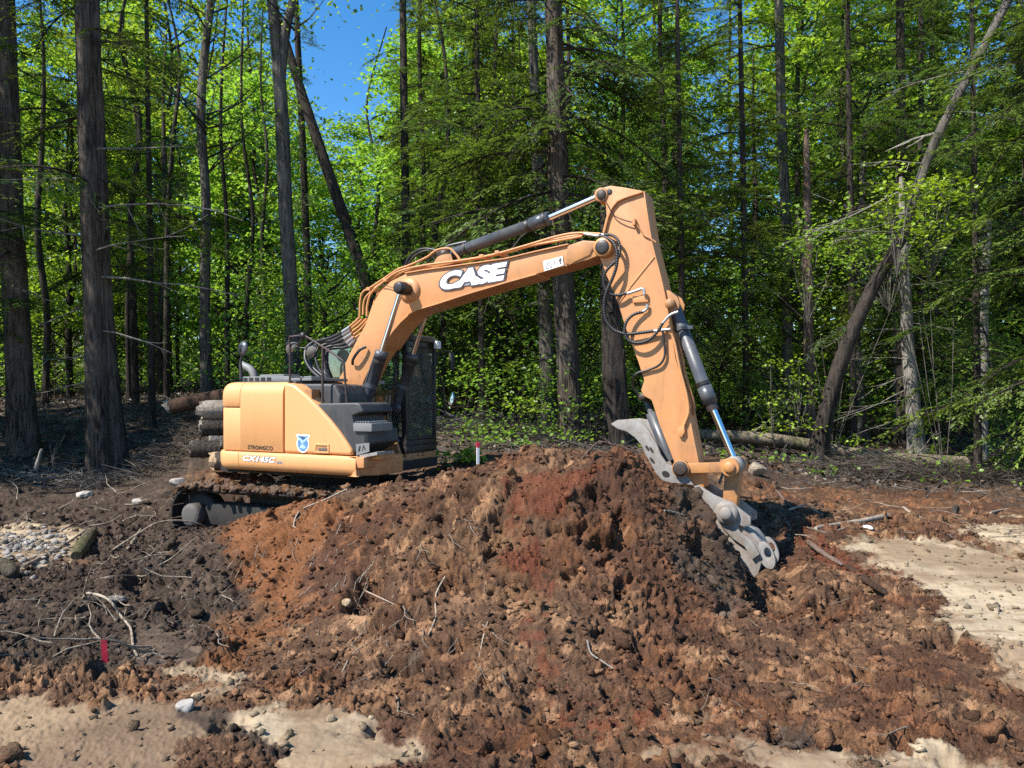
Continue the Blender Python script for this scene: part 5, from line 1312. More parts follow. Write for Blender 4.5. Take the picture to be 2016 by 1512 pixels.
def dead_branches(root, rel, rads, specs, m, seed=0):
    """specs: (height, azimuth deg, length, thickness)"""
    rg = np.random.default_rng(seed); ax = zaxis(rel, 0, 1)
    for h, az, ln, th in specs:
        p = Vector(ax(h)); d = Vector((math.cos(R(az)), math.sin(R(az)), rg.uniform(-0.35, 0.15)))
        rr = np.interp(h, [q.z for q in rel], rads)
        branch_mb(rg, p+d*rr*0.6, d, ln, th, 3).build('dead_branch', m, root)

FT = 'big trees along the edge of the clearing'
# the broad trunk at the left border
r1, a1, rel1, rd1 = front_tree('hemlock_tree', 'thick hemlock trunk with sunlit flared foot, at the left border of the clearing', [(48, 900), (38, 700), (26, 480), (18, 250), (10, 0)], 17.0, [58, 47, 42, 37, 32], M['bark_brown'], 8, 0.45, 1, n=22, ridges=0.085)
rg = np.random.default_rng(101)
T = conifer_crown(rg, zaxis(rel1, 4.4, 15), 34, 1.2, 3.4, BOUGHS); crown_to(r1, T)
dead_branches(r1, rel1, rd1, [(2.3, -150, 0.8, 0.018), (3.2, 170, 1.0, 0.02), (3.9, -20, 2.0, 0.022), (4.6, -170, 1.2, 0.02), (5.2, -60, 1.4, 0.02)], M['bark_pale'], 2)
# the twin trunk beside it
r2, a2, rel2, rd2 = front_tree('hemlock_tree', 'twin-stemmed dark hemlock with two fused trunks, left of the log pile', [(200, 925), (192, 760), (180, 480), (170, 240), (162, 0)], 15.5, [46, 38, 33, 30, 27], M['bark_brown'], 8, 0.35, 5, n=20, ridges=0.085)
q2, rr2 = px_trunk([(231, 925), (220, 800), (207, 600), (195, 300), (183, 0)], 15.7, [44, 36, 27, 24, 22])
b2 = Vector(r2.location)
link_mesh('trunk', trunk_mesh('trunk', [p-b2-Vector((0, 0, 0.1 if i == 0 else 0)) for i, p in enumerate(q2)] + [q2[-1]-b2+Vector((0, 0, 6))], rr2+[rr2[-1]*0.5], M['bark_brown'], 16, 0.35, 6, 0.085), r2)
T = conifer_crown(rg, zaxis(rel2, 5.0, 15), 34, 1.2, 3.6, BOUGHS); crown_to(r2, T)
dead_branches(r2, rel2, rd2, [(3.1, -10, 1.6, 0.02), (3.6, 160, 1.3, 0.018), (4.2, 5, 2.8, 0.026), (2.1, 190, 1.1, 0.014), (2.6, 200, 0.9, 0.012), (1.5, 175, 0.5, 0.012), (5.6, 15, 3.0, 0.028), (5.0, 195, 1.8, 0.02), (6.2, 170, 2.4, 0.03), (6.8, 30, 1.9, 0.03), (4.7, -30, 2.2, 0.02)], M['bark_pale'], 7)
# the slim crooked one
r3, a3, rel3, rd3 = front_tree('hardwood_tree', 'slim crooked grey trunk rising behind the log pile', [(408, 800), (403, 600), (406, 400), (396, 230), (404, 100), (416, 0)], 21, [24, 20, 18, 17, 17, 15], M['bark_grey'], 6, 0.3, 9, n=10)
T = leafy_crown(rg, 14.5, 8.0, 2.4, 60, 30, 0.11); T2 = conifer_crown(rg, zaxis(rel3, 7.5, 12), 9, 0.8, 1.6, BOUGHS, tone_add=0.45)
T.V += T2.V; T.T += T2.T; T.M += T2.M
crown_to(r3, T, [M['leaves'], M['bark_dark']])
dead_branches(r3, rel3, rd3, [(4.6, -70, 0.9, 0.02), (8.2, 10, 2.2, 0.025), (8.0, 180, 1.8, 0.02)], M['bark_grey'], 3)
# the rough grey one that forks, behind the excavator's tail
r4, a4, rel4, rd4 = front_tree('hardwood_tree', 'tall rough grey trunk that forks high up, behind the excavator tail', [(580, 790), (574, 600), (562, 400), (556, 240), (546, 100), (536, 0)], 20, [33, 29, 27, 26, 23, 20], M['bark_grey'], 6, 0.3, 12, n=12)
fq = [P(x, y, 20.0)-Vector(r4.location) for x, y in ((552, 150), (562, 60), (574, 10), (582, -60))]
link_mesh('fork', trunk_mesh('fork', fq, [0.13, 0.12, 0.10, 0.06], M['bark_grey'], 9, 0, 13), r4)
T = leafy_crown(rg, 19, 10.5, 1.7, 40, 34, 0.12); T2 = conifer_crown(rg, zaxis(rel4, 8.0, 12), 7, 0.7, 1.4, BOUGHS, tone_add=0.3); T.V += T2.V; T.T += T2.T; T.M += T2.M
crown_to(r4, T, [M['leaves'], M['bark_dark']])
# leaning dark one
r5, a5, rel5, rd5 = front_tree('leaning_tree', 'dark trunk leaning steeply left against its neighbours, above the boom heel', [(800, 770), (712, 530), (640, 320), (590, 170), (556, 60)], 23, [26, 23, 21, 18, 15], M['bark_dark'], 1.5, 0.2, 14, n=9)
T = conifer_crown(rg, zaxis(rel5, 7.5, 11), 8, 0.7, 1.5, BOUGHS_THIN); crown_to(r5, T)
r6, a6, rel6, rd6 = front_tree('hemlock_tree', 'thin straight dark trunk close beside the forked grey one', [(612, 770), (604, 500), (594, 250), (585, 60)], 24, [17, 15, 13, 11], M['bark_dark'], 5, 0.2, 15, n=8)
T = conifer_crown(rg, zaxis(rel6, 6.5, 16), 20, 0.8, 1.9, BOUGHS); crown_to(r6, T)
r7, a7, rel7, rd7 = front_tree('hemlock_tree', 'dark slender hemlock above the boom with drooping needle sprays to its left', [(802, 800), (800, 500), (796, 250), (794, 60)], 22, [22, 18, 16, 14], M['bark_dark'], 7, 0.25, 16, n=10)
T = conifer_crown(rg, zaxis(rel7, 3.6, 17), 46, 0.9, 2.5, BOUGHS, tone_add=-0.14); crown_to(r7, T)
# the big central one
r8, a8, rel8, rd8 = front_tree('hemlock_tree', 'largest hemlock trunk, brown, rising behind the tip of the boom', [(1128, 880), (1112, 600), (1100, 380), (1096, 200), (1090, 0)], 17.5, [50, 42, 38, 34, 31], M['bark_brown'], 8, 0.40, 17, n=20, ridges=0.08)
T = conifer_crown(rg, zaxis(rel8, 4.6, 17), 88, 1.4, 4.4, BOUGHS, tone_add=-0.12); T2 = conifer_crown(rg, zaxis(rel8, 5.6, 8.5), 9, 2.6, 4.6, BOUGHS, az_range=(2.7, 3.7)); T.V += T2.V; T.T += T2.T; T.M += T2.M
crown_to(r8, T)
dead_branches(r8, rel8, rd8, [(3.6, 165, 1.2, 0.016), (4.4, 200, 2.6, 0.022), (5.0, 175, 3.2, 0.028), (4.9, -20, 1.6, 0.02), (6.2, -50, 1.2, 0.02), (5.6, 160, 3.4, 0.03), (3.0, 20, 0.8, 0.014)], M['bark_grey'], 8)
r9, a9, rel9, rd9 = front_tree('hardwood_tree', 'pale grey trunk standing just behind the largest hemlock', [(1082, 830), (1072, 600), (1062, 400), (1056, 250)], 21, [34, 30, 27, 22], M['bark_grey'], 6, 0.3, 18, n=11)
T = leafy_crown(rg, 15, 8, 2.2, 40, 30, 0.12); crown_to(r9, T, [M['leaves'], M['bark_dark']])
r10, a10, rel10, rd10 = front_tree('dead_tree', 'shaggy dark dead trunk with peeling bark strips behind the excavator arm', [(1218, 890), (1206, 700), (1200, 560), (1196, 430)], 16.5, [48, 42, 38, 30], M['bark_dark'], 0.8, 0.35, 19, ridges=0.14)
rgb_ = np.random.default_rng(5)
for k in range(9):
    a = -1.6+rgb_.uniform(-1.2, 1.2); h = rgb_.uniform(0.6, 3.2); ax = Vector(zaxis(rel10, 0, 1)(h)); rr = 0.22
    mb = MB(); p = ax+Vector((math.cos(a)*rr, math.sin(a)*rr, 0)); w = rgb_.uniform(0.03, 0.06); ln = rgb_.uniform(0.5, 1.1)
    mb.box(-w, -0.008, 0, w, 0.008, ln, Matrix.Translation(p) @ Matrix.Rotation(a+1.57, 4, 'Z') @ Matrix.Rotation(rgb_.uniform(-0.05, 0.12), 4, 'X') @ Matrix.Rotation(rgb_.uniform(-0.06, 0.06), 4, 'Y')); mb.build('bark_strip', M['bark_dark'], r10)
# right side
r11, a11, rel11, rd11 = front_tree('hemlock_tree', 'straight grey trunk against the blue sky gap on the right', [(1550, 850), (1549, 500), (1540, 280), (1536, 100), (1534, 0)], 21, [22, 20, 19, 18, 17], M['bark_grey'], 7, 0.25, 21, n=10)
T = conifer_crown(rg, zaxis(rel11, 3.5, 17), 34, 0.9, 2.6, BOUGHS); crown_to(r11, T)
dead_branches(r11, rel11, rd11, [(9.6, 195, 2.3, 0.02), (9.0, 170, 1.8, 0.03), (9.3, 10, 1.6, 0.025), (11.0, 160, 1.5, 0.04)], M['bark_dark'], 9)
r12, a12, rel12, rd12 = front_tree('dead_tree', 'broken reddish snag with splintered top between green boughs', [(1596, 860), (1591, 650), (1590, 450), (1588, 330), (1588, 255)], 19.5, [20, 17, 15, 13, 9], M['bark_red'], 0, 0.25, 22, n=9, ridges=0.12)
dead_branches(r12, rel12, rd12, [(4.2, 15, 1.3, 0.015), (4.6, 20, 1.6, 0.015), (5.5, 200, 1.0, 0.012), (6.6, -40, 0.7, 0.012)], M['bark_pale'], 10)
r13, a13, rel13, rd13 = front_tree('leaning_tree', 'big dark trunk leaning right and turning pale towards its top, beside the fallen log', [(1605, 905), (1630, 800), (1668, 680), (1722, 560), (1775, 470)], 17.0, [38, 30, 26, 23, 20], M['bark_dark'], 0, 0.30, 23, lean_y=-0.8)
q13 = [P(x, y, Y)-Vector(r13.location) for x, y, Y in ((1768, 486, 16.25), (1795, 410, 16.0), (1822, 325, 15.9), (1862, 235, 15.7), (1912, 140, 15.6), (1985, 0, 15.5), (2030, -90, 15.4))]
link_mesh('trunk', trunk_mesh('trunk', q13, [0.105, 0.095, 0.095, 0.09, 0.09, 0.085, 0.06], M['bark_grey'], 10, 0, 24, 0.07), r13)
rel13 = rel13[:-1]+q13[1:]; rd13 = rd13[:-1]+[0.12]*6
dead_branches(r13, rel13, rd13, [(6.0, 175, 2.4, 0.022), (6.4, 190, 1.8, 0.02), (5.3, 200, 1.6, 0.016), (7.0, 150, 1.0, 0.04), (7.4, -10, 1.6, 0.016), (5.0, 185, 2.2, 0.018), (8.2, 165, 1.5, 0.02)], M['bark_pale'], 11)
T = conifer_crown(rg, zaxis(rel13, 3.0, 9.5), 16, 0.8, 1.9, BOUGHS); crown_to(r13, T)
r14, a14, rel14, rd14 = front_tree('dead_tree', 'pale grey snag with bare drooping twigs, standing in the sunny patch', [(1806, 893), (1797, 800), (1788, 700), (1782, 580), (1778, 470)], 18.5, [32, 26, 23, 20, 16], M['bark_pale'], 1.5, 0.4, 25, n=12)
dead_branches(r14, rel14, rd14, [(1.2, 185, 1.9, 0.012), (1.5, 175, 1.5, 0.012), (1.8, 190, 2.2, 0.014), (2.1, 200, 1.4, 0.012), (2.5, 180, 1.7, 0.013), (3.2, 190, 2.0, 0.014), (3.0, 170, 1.2, 0.012), (3.6, -10, 0.9, 0.012), (3.9, 195, 1.6, 0.014), (4.3, 0, 1.3, 0.013), (2.8, 20, 0.8, 0.01), (0.9, 180, 1.1, 0.01), (3.4, -25, 1.0, 0.011), (4.6, 10, 1.5, 0.014)], M['bark_pale'], 12)
r15, a15, rel15, rd15 = front_tree('dead_tree', 'thin pale dead trunk just left of the pale snag', [(1768, 860), (1764, 700), (1760, 560), (1756, 480)], 21, [15, 13, 12, 10], M['bark_pale'], 1, 0.2, 26, n=8)
r16, a16, rel16, rd16 = front_tree('hemlock_tree', 'dense dark hemlock behind the leaning trunk, wide layered boughs', [(1780, 870), (1778, 500), (1774, 250), (1772, 0)], 20.5, [26, 22, 19, 16], M['bark_dark'], 8, 0.3, 27, n=11)
T = conifer_crown(rg, zaxis(rel16, 2.0, 18), 90, 1.2, 3.8, BOUGHS); crown_to(r16, T)
r17, a17, rel17, rd17 = front_tree('hemlock_tree', 'sunlit hemlock at the right border with boughs reaching down over the clearing', [(2085, 940), (2080, 600), (2072, 200), (2068, 0)], 14.5, [60, 50, 44, 40], M['bark_brown'], 8, 0.3, 28)
T = conifer_crown(rg, zaxis(rel17, 1.2, 14), 80, 1.2, 3.9, BOUGHS, tone_add=0.12); crown_to(r17, T)
r18, a18, rel18, rd18 = front_tree('hemlock_tree', 'slender hemlock right of the arm with layered boughs low over the fallen log', [(1470, 870), (1466, 500), (1460, 200), (1456, 0)], 20, [14, 12, 10, 8], M['bark_dark'], 6, 0.3, 29, n=9)
T = conifer_crown(rg, zaxis(rel18, 2.0, 16), 80, 1.0, 3.2, BOUGHS); crown_to(r18, T)
r19, a19, rel19, rd19 = front_tree('dead_tree', 'grey broken trunk with mottled bark near the right border', [(1932, 800), (1934, 620), (1940, 500), (1944, 430)], 19, [22, 20, 18, 14], M['bark_pale'], 0, 0.3, 30, n=9)
r20, a20, rel20, rd20 = front_tree('hardwood_tree', 'pale trunk between the leaning trunk and the snag, moss at its foot', [(1700, 880), (1690, 780), (1684, 650), (1690, 520)], 21, [30, 24, 20, 17], M['bark_grey'], 4, 0.4, 31, n=10)
T = leafy_crown(rg, 11, 5.5, 2.0, 34, 30, 0.12); crown_to(r20, T, [M['leaves'], M['bark_dark']])

for nm_, lab_, px_, Y_, z0_, n_, l1_, ta_, sd_ in (
    ('hemlock_tree', 'hemlock with lit feathery boughs directly right of the arm, its trunk hidden', 1345, 18.8, 2.2, 74, 2.9, 0.10, 41),
    ('hemlock_tree', 'hemlock with broad layered boughs between the snag and the leaning trunk', 1680, 20.0, 4.0, 70, 3.0, 0.05, 42),
    ('hemlock_tree', 'bright-tipped hemlock right of the pale snag, boughs down to its knees', 1925, 17.6, 1.6, 84, 3.2, 0.18, 43),
    ('hemlock_tree', 'dark high hemlock left of the largest trunk, boughs hanging above the boom', 950, 19.5, 5.0, 80, 3.6, -0.16, 44),
    ('hemlock_tree', 'dark hemlock between the twin trunk and the slim crooked one', 300, 19.5, 4.2, 60, 3.0, -0.04, 45)):
    r_, a_, rel_, rd_ = front_tree(nm_, lab_, [(px_, 870), (px_-4, 500), (px_-9, 200), (px_-12, 0)], Y_, [14, 12, 10, 8], M['bark_dark'], 7, 0.3, sd_, n=9)
    crown_to(r_, conifer_crown(np.random.default_rng(sd_), zaxis(rel_, z0_, 16.5), n_, 1.0, l1_, BOUGHS, tone_add=ta_))

# ------------------------------------------------------------------ the trees behind: a few kinds, copied with their parts
def straight_trunk(seed, H, r, m, bend=0.25):
    rg = np.random.default_rng(seed)
    pts = [Vector((0, 0, -0.4))]+[Vector((rg.uniform(-bend, bend)*k/5, rg.uniform(-bend, bend)*k/5, H*k/5)) for k in range(1, 6)]
    return trunk_mesh('trunk', pts, [r*1.1, r, r*0.85, r*0.7, r*0.5, r*0.25], m, 8, 0.3, seed, 0.05)
protos = {}
def proto(kind, name, label, cat, group, tm, cm, mats):
    protos[kind] = (name, label, cat, group, tm, cm.mesh('crown', mats) if cm is not None else None)
for k in range(3):
    rg = np.random.default_rng(200+k)
    z = lambda t, H=21+k: (0, 0, 1.2+k*0.8+(H-1.2)*t)
    proto('hem%d' % k, 'hemlock_tree', ['dark hemlock deep in the wood behind the clearing', 'tall dense hemlock deep in the wood behind the clearing', 'thin-topped hemlock deep in the wood behind the clearing'][k], 'tree', 'hemlocks deep in the wood', straight_trunk(300+k, 22+k, 0.12, M['bark_dark']),
          conifer_crown(rg, z, 130, 1.2, 3.3, BOUGHS_COARSE), [M['needles'], M['bark_dark']])
for k in range(4):
    rg = np.random.default_rng(220+k)
    H = 15+1.5*k
    proto('map%d' % k, 'maple_tree', ['sunlit yellow-green maple deep in the wood', 'tall maple with fresh spring leaves deep in the wood', 'spreading maple with bright leaves deep in the wood', 'high-crowned maple with bright leaves deep in the wood'][k], 'tree', 'maples deep in the wood', straight_trunk(320+k, H*0.92, 0.13, M['bark_dark'], 0.5),
          leafy_crown(rg, H, 2.0+1.2*k, 3.2, 150, 70, 0.185, sp=0.42), [M['leaves'], M['bark_dark']])
for k in range(2):
    rg = np.random.default_rng(240+k)
    proto('sap%d' % k, 'maple_sapling', ['slim leafy maple sapling among the deeper trunks', 'bushy maple sapling among the deeper trunks'][k], 'sapling', 'saplings between the trunks', straight_trunk(340+k, 4.6, 0.03, M['bark_dark'], 0.3),
          leafy_crown(rg, 5.4, 0.8, 1.5, 55, 20, 0.13), [M['leaves'], M['bark_dark']])
made = {}
def copy_tree(o, parent=None):
    c = o.copy(); COL.objects.link(c)
    if parent: c.parent = parent
    for ch in o.children: copy_tree(ch, c)
    return c
def plant(kind, x, y, s=1.0, rz=0.0, sh=1.0):
    if kind not in made:
        nm, lb, ct, gp, tm, cm = protos[kind]
        o = tag(empty(nm, (0, 0, 0)), lb, ct, gp)
        link_mesh('trunk', tm, o)
        if cm is not None: link_mesh('crown', cm, o)
        made[kind] = o
    else: o = copy_tree(made[kind])
    o.location = (x, y, gz(x, y)); o.rotation_euler = (0, 0, rz); o.scale = (s, s, s*sh)
    return o
rgp = np.random.default_rng(77)
placed = []
def try_plant(kinds, n, yr, pxr, dmin, srange, gap=True):
    c = 0; guard = 0
    while c < n and guard < n*40:
        guard += 1
        y = rgp.uniform(*yr); px = rgp.uniform(*pxr); x = (px-CX)/FX*y
        if any((x-a)**2+(y-b)**2 < dmin*dmin for a, b in placed): continue
        k = kinds[int(rgp.integers(len(kinds)))]; s = rgp.uniform(*srange); sh = 1.0
        if gap and k[:3] != 'sap' and abs(px-662) < 50+2600/y:
            if y < 37: continue
            sh = 0.66
        if gap and abs(px-1505) < 45 and k[:3] != 'sap': sh = 0.6
        placed.append((x, y)); plant(k, x, y, s, rgp.uniform(0, 6.28), sh*rgp.uniform(0.9, 1.1)); c += 1
# left and middle: bright broadleaf wood with some hemlocks; right: mostly hemlock
try_plant(['map0', 'map1', 'map2', 'map3'], 19, (27, 46), (-250, 740), 2.4, (0.85, 1.2))
try_plant(['map0', 'map1', 'map2', 'map3'], 7, (29, 46), (740, 1150), 2.6, (0.85, 1.2))
try_plant(['map0', 'map1', 'map2'], 22, (46, 62), (-200, 2300), 3.0, (1.0, 1.35))
try_plant(['hem0', 'hem1', 'hem2'], 5, (24, 38), (-150, 620), 2.4, (0.7, 1.05))
try_plant(['hem0', 'hem1', 'hem2'], 8, (24, 36), (720, 1120), 2.4, (0.75, 1.05))
try_plant(['hem0', 'hem1', 'hem2'], 20, (23, 40), (1180, 2250), 2.5, (0.75, 1.1))
try_plant(['map1', 'map2', 'map3'], 20, (27, 46), (1150, 2250), 2.2, (0.85, 1.15))
try_plant(['sap0', 'sap1'], 12, (29, 37), (-100, 450), 1.4, (0.7, 1.1), False)
try_plant(['sap0', 'sap1'], 30, (20, 36), (460, 1200), 1.2, (0.7, 1.2), False)
try_plant(['sap0', 'sap1'], 24, (20, 34), (1200, 2100), 1.2, (0.6, 1.0), False)

# trees beyond the left edge of the view that shade the strip under the wood
for i, (x, y, k, s_) in enumerate(((-13.5, 12.6, 'hem0', 0.95), (-15.5, 15.0, 'hem1', 1.0), (-18.5, 12.2, 'hem2', 1.0), (-20.5, 15.5, 'hem0', 1.05), (-13.0, 16.8, 'hem2', 0.9), (-17.0, 18.5, 'hem1', 1.0), (-23.5, 13.0, 'hem1', 1.1), (-24.0, 18.0, 'hem0', 1.0))):
    plant(k, x, y, s_, i*1.3)
# bare thin trunks deep in the left half of the wood
rgs = np.random.default_rng(88)
pole_meshes = [straight_trunk(400+k, 14, 0.085, M['bark_dark'], 0.45) for k in range(4)]
for i, px in enumerate([88, 140, 255, 268, 318, 328, 352, 430, 447, 488, 522, 742, 868, 905, 1010, 1160]):
    y = rgs.uniform(22, 33); x = (px-CX)/FX*y
    o = tag(empty('young_tree', (x, y, gz(x, y)), rgs.uniform(0, 6.28)), 'thin bare dark stem rising between the bigger trunks', 'tree', 'thin bare stems in the wood')
    link_mesh('trunk', pole_meshes[i % 4], o); s = rgs.uniform(0.7, 1.5); o.scale = (s, s, 1.0)

# the wood beyond: a mass of leaves nobody could count
rgf = np.random.default_rng(99); T = Tri()
for k in range(2050):
    y = rgf.uniform(60, 84); px = rgf.uniform(-500, 2500); x = (px-CX)/FX*y
    zmax = 11.0 if abs(px-665) > 90 else 6.5
    z = 1.5+rgf.uniform(0, 1)*(zmax+2); c = np.array([x, y, z]); n = 44
    pos = c+rgf.normal(size=(n, 3))*np.array([1.6, 1.0, 0.9])
    tn = np.clip(0.4+rgf.uniform(-0.25, 0.25)+rgf.uniform(-0.15, 0.15, n), 0, 1)
    T.add(leaf_faces(rgf, pos, 0.42, 0.8), np.concatenate([tn, tn]), 0)
o = link_mesh('far_wood', T.mesh('far_wood', [M['leaves'], M['bark_dark']]))
tag(o, 'hazy green mass of leaves of the wood far behind', 'woods', kind='stuff')

# ------------------------------------------------------------------ forest floor: litter, low plants, twigs
rgl = np.random.default_rng(123)
def floor_pts(n, y0, y1, pxr):
    y = rgl.uniform(y0**0.5, y1**0.5, n)**2; px = rgl.uniform(*pxr, n); x = (px-CX)/FX*y
    return x, y, ground_full(x, y)[0]
x, y, z = floor_pts(16000, 14.2, 34, (-120, 2150))
pos = np.stack([x, y, z+rgl.uniform(0.0, 0.07, len(x))], -1)
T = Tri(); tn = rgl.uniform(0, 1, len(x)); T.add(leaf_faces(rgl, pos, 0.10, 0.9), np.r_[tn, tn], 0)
x, y, z = floor_pts(2600, 13.2, 26, (-100, 2120)); a = rgl.uniform(0, 6.28, len(x)); ln = rgl.uniform(0.15, 0.9, len(x))
p0 = np.stack([x, y, z+0.01], -1); p1 = p0+np.stack([np.cos(a)*ln, np.sin(a)*ln, rgl.uniform(0, 0.35, len(x))*ln], -1)
tw = stick_tris(p0, p1, 0.008, 0.003); T.add(tw, np.repeat(0, len(tw)), 1)
o = link_mesh('leaf_litter', T.mesh('leaf_litter', [M['litter'], M['bark_grey']])); tag(o, 'dead brown leaves and twigs strewn on the forest floor', 'litter', kind='stuff')
T = Tri()
for k in range(1040):
    y = rgl.uniform(16, 34); px = rgl.uniform(-50, 2100)
    low = k >= 950
    if low: y = rgl.uniform(14.6, 19); px = rgl.uniform(880, 1340) if k % 3 else rgl.uniform(1400, 2050)
    x = (px-CX)/FX*y
    if not low and ((px < 450 and y < 27) or (px > 1340 and y < 19.3)): continue
    h = rgl.uniform(0.08, 0.30) if low else rgl.uniform(0.12, 1.7); n = int(10+22*h); c = np.array([x, y, gz(x, y)+h])
    pos = c+rgl.normal(size=(n, 3))*np.array([0.32, 0.28, 0.22*h])
    tn = np.clip(0.5+rgl.uniform(-0.3, 0.3)+rgl.uniform(-0.2, 0.2, n), 0, 1)
    T.add(leaf_faces(rgl, pos, 0.10, 0.5), np.r_[tn, tn], 0)
    st = stick_tris(np.repeat([[x, y, c[2]-h]], 3, 0), pos[:3], 0.006, 0.003); T.add(st, np.zeros(len(st)), 1)
o = link_mesh('undergrowth', T.mesh('undergrowth', [M['leaves'], M['bark_dark']])); tag(o, 'low green leafy undergrowth between the trunks', 'undergrowth', kind='stuff')

print('TRIS', sum(len(m.polygons) if len(m.polygons)==0 or m.polygons[0].loop_total==3 else 2*len(m.polygons) for m in bpy.data.meshes))
# ------------------------------------------------------------------ things lying about
def hit(px, py, y0=3.0, y1=32.0):
    """first point of the ground seen at a photo pixel"""
    Y = np.exp(np.linspace(math.log(y0), math.log(y1), 900)); x = (px-CX)/FX*Y; z = EYE-(py-HY)/FX*Y
    g = ground_full(x, Y)[0]; k = np.nonzero(z <= g)[0]
    i = int(k[0]) if len(k) else len(Y)-1
    return Vector((x[i], Y[i], max(z[i], g[i]) if len(k) else z[i]))
def lying(name, label, cat, px, w, m, taper=0.45, n=7, group=None, lift=0.5, Y=None, rough=0.12, seed=0):
    """a stick or root along photo points px, w photo pixels thick at its first end, lying on the ground (or at distance Y)"""
    pts = [P(x, y, Y) if Y else hit(x, y) for x, y in px]
    if not Y and len(pts) > 2:                        # keep its depth even along its length
        a, b = pts[0].y, pts[-1].y
        for i, (x, y) in enumerate(px):
            yy = a+(b-a)*i/(len(pts)-1)
            if abs(pts[i].y-yy) > 0.4: pts[i] = P(x, y, yy)
    r0 = w/2/FX*pts[0].y
    pts = [p+Vector((0, 0, r0*lift)) for p in pts]
    base = pts[0].copy(); c = spline([p-base for p in pts], 6) if len(pts) > 2 else [pts[0]-base, (pts[1]-base)*0.33+Vector((0, 0, r0*0.4)), (pts[1]-base)*0.7, pts[1]-base]
    rg = np.random.default_rng(seed+len(label)); k = len(c)
    rr = [r0*(1-taper*i/(k-1))*(1+rg.uniform(-rough, rough)) for i in range(k)]
    rr[0] *= 0.75; rr[-1] *= 0.6
    o = MB().tube(c, rr, n).build(name, m); o.location = base
    return tag(o, label, cat, group)
DW = M['root']
lying('dead_branch', 'long pale stripped branch slanting across the gravel patch at the left', 'branch', [(45, 1125), (100, 1090), (140, 1066), (172, 1046)], 9, DW)
lying('short_log', 'short fat mossy log end lying on dark soil left of the track', 'log', [(150, 1102), (168, 1075), (184, 1050)], 27, M['bark_moss'], 0.1, 12)
lying('short_log', 'cut log butt at the left border, half buried below the gravel', 'log', [(-30, 1128), (5, 1124), (30, 1140)], 30, M['bark_moss'], 0.1, 12)
b = lying('dead_branch', 'forked pale branch bending down beside the red stake', 'branch', [(163, 1180), (176, 1169), (214, 1182), (240, 1218), (257, 1240), (262, 1272), (270, 1294)], 5, DW, 0.2)
lying('bare_root', 'long arched pale root reaching towards the track end', 'root', [(220, 1087), (275, 1050), (312, 1030), (355, 1026), (390, 1032), (405, 1041)], 5, DW)
lying('dead_branch', 'thin straight twig above the dark hollow, left of the mound', 'branch', [(182, 1147), (225, 1137), (268, 1137)], 4, DW)
lying('dead_branch', 'short thick twig crossing the arched root', 'branch', [(250, 1086), (266, 1062), (278, 1042)], 6, DW)
lying('bare_root', 'wavy thin root just behind the mossy log end', 'root', [(175, 1037), (215, 1032), (240, 1015)], 4, DW)
lying('dead_branch', 'thin brown twig behind the gravel patch', 'branch', [(108, 1052), (130, 1042), (150, 1030)], 4, M['bark_brown'])
lying('dead_branch', 'brown twig on the dark soil nearest the left border', 'branch', [(50, 1016), (66, 1008), (82, 997)], 4, M['bark_grey'])
lying('dead_branch', 'grey twig just in front of the track end', 'branch', [(372, 1074), (386, 1062), (402, 1048)], 4, M['bark_grey'])
lying('dead_branch', 'dark branch lying between the two big trunks at the left', 'branch', [(84, 931), (110, 921), (136, 911)], 6, M['bark_brown'])
lying('bare_root', 'long pale root lying over the left shoulder of the mound', 'root', [(683, 964), (640, 985), (592, 1007), (578, 1036), (583, 1046)], 4, DW)
lying('thick_branch', 'thick pale broken branch on the brown soil right of the bucket', 'branch', [(1606, 1045), (1650, 1036), (1700, 1027), (1752, 1016)], 9, M['root'], -0.35)
lying('bare_root', 'short white root on the dark top of the mound below the link', 'root', [(1308, 1008), (1328, 1012), (1352, 1020)], 5, M['bark_pale'])
lying('bare_root', 'upright pale root snaking down the middle of the mound', 'root', [(876, 1150), (860, 1172), (857, 1192), (858, 1217), (848, 1244), (838, 1262)], 4, DW)
lying('bare_root', 'crooked white root low on the right half of the mound', 'root', [(1156, 1268), (1163, 1291), (1183, 1305), (1210, 1322)], 4, M['bark_pale'])
lying('bare_root', 'curved pale root low on the left half of the mound', 'root', [(674, 1324), (690, 1296), (712, 1276), (753, 1258)], 4, DW)
lying('bare_root', 'thin straw-coloured root on the smooth face of the mound', 'root', [(960, 1227), (953, 1252), (943, 1295)], 3.5, DW)
lying('bare_root', 'thin brown root at the upper edge of the smooth left face', 'root', [(719, 1169), (750, 1179), (777, 1193)], 3, DW)
lying('bare_root', 'arched brown root standing up from the crest of the mound', 'root', [(1125, 940), (1137, 915), (1161, 886), (1181, 870), (1212, 877), (1256, 890)], 5, M['bark_red'], Y=7.55, lift=0)
lying('bare_root', 'reddish root nearest the bucket on the soil behind it', 'root', [(1528, 973), (1553, 1000), (1576, 1022)], 6, M['bark_red'])
lying('bare_root', 'looping root crossing the reddish one behind the bucket', 'root', [(1553, 1007), (1575, 998), (1590, 997), (1612, 1014)], 5, DW)
lying('dead_branch', 'pale stub stuck in the brush heap under the trees', 'branch', [(1801, 912), (1807, 924), (1815, 939)], 8, M['bark_pale'], 0.1, Y=16.2, lift=0)
lying('bare_root', 'forked root end on the churned soil at the right', 'root', [(1778, 1000), (1795, 1012), (1820, 1024)], 6, M['root'])
lying('dead_branch', 'short brown stub on the soil near the right border', 'branch', [(1878, 1010), (1884, 999)], 12, M['bark_brown'], 0.1)
lying('dead_branch', 'pale twig lying at the right border of the churned soil', 'branch', [(1950, 1012), (1972, 1006), (1985, 1003)], 5, M['root'])
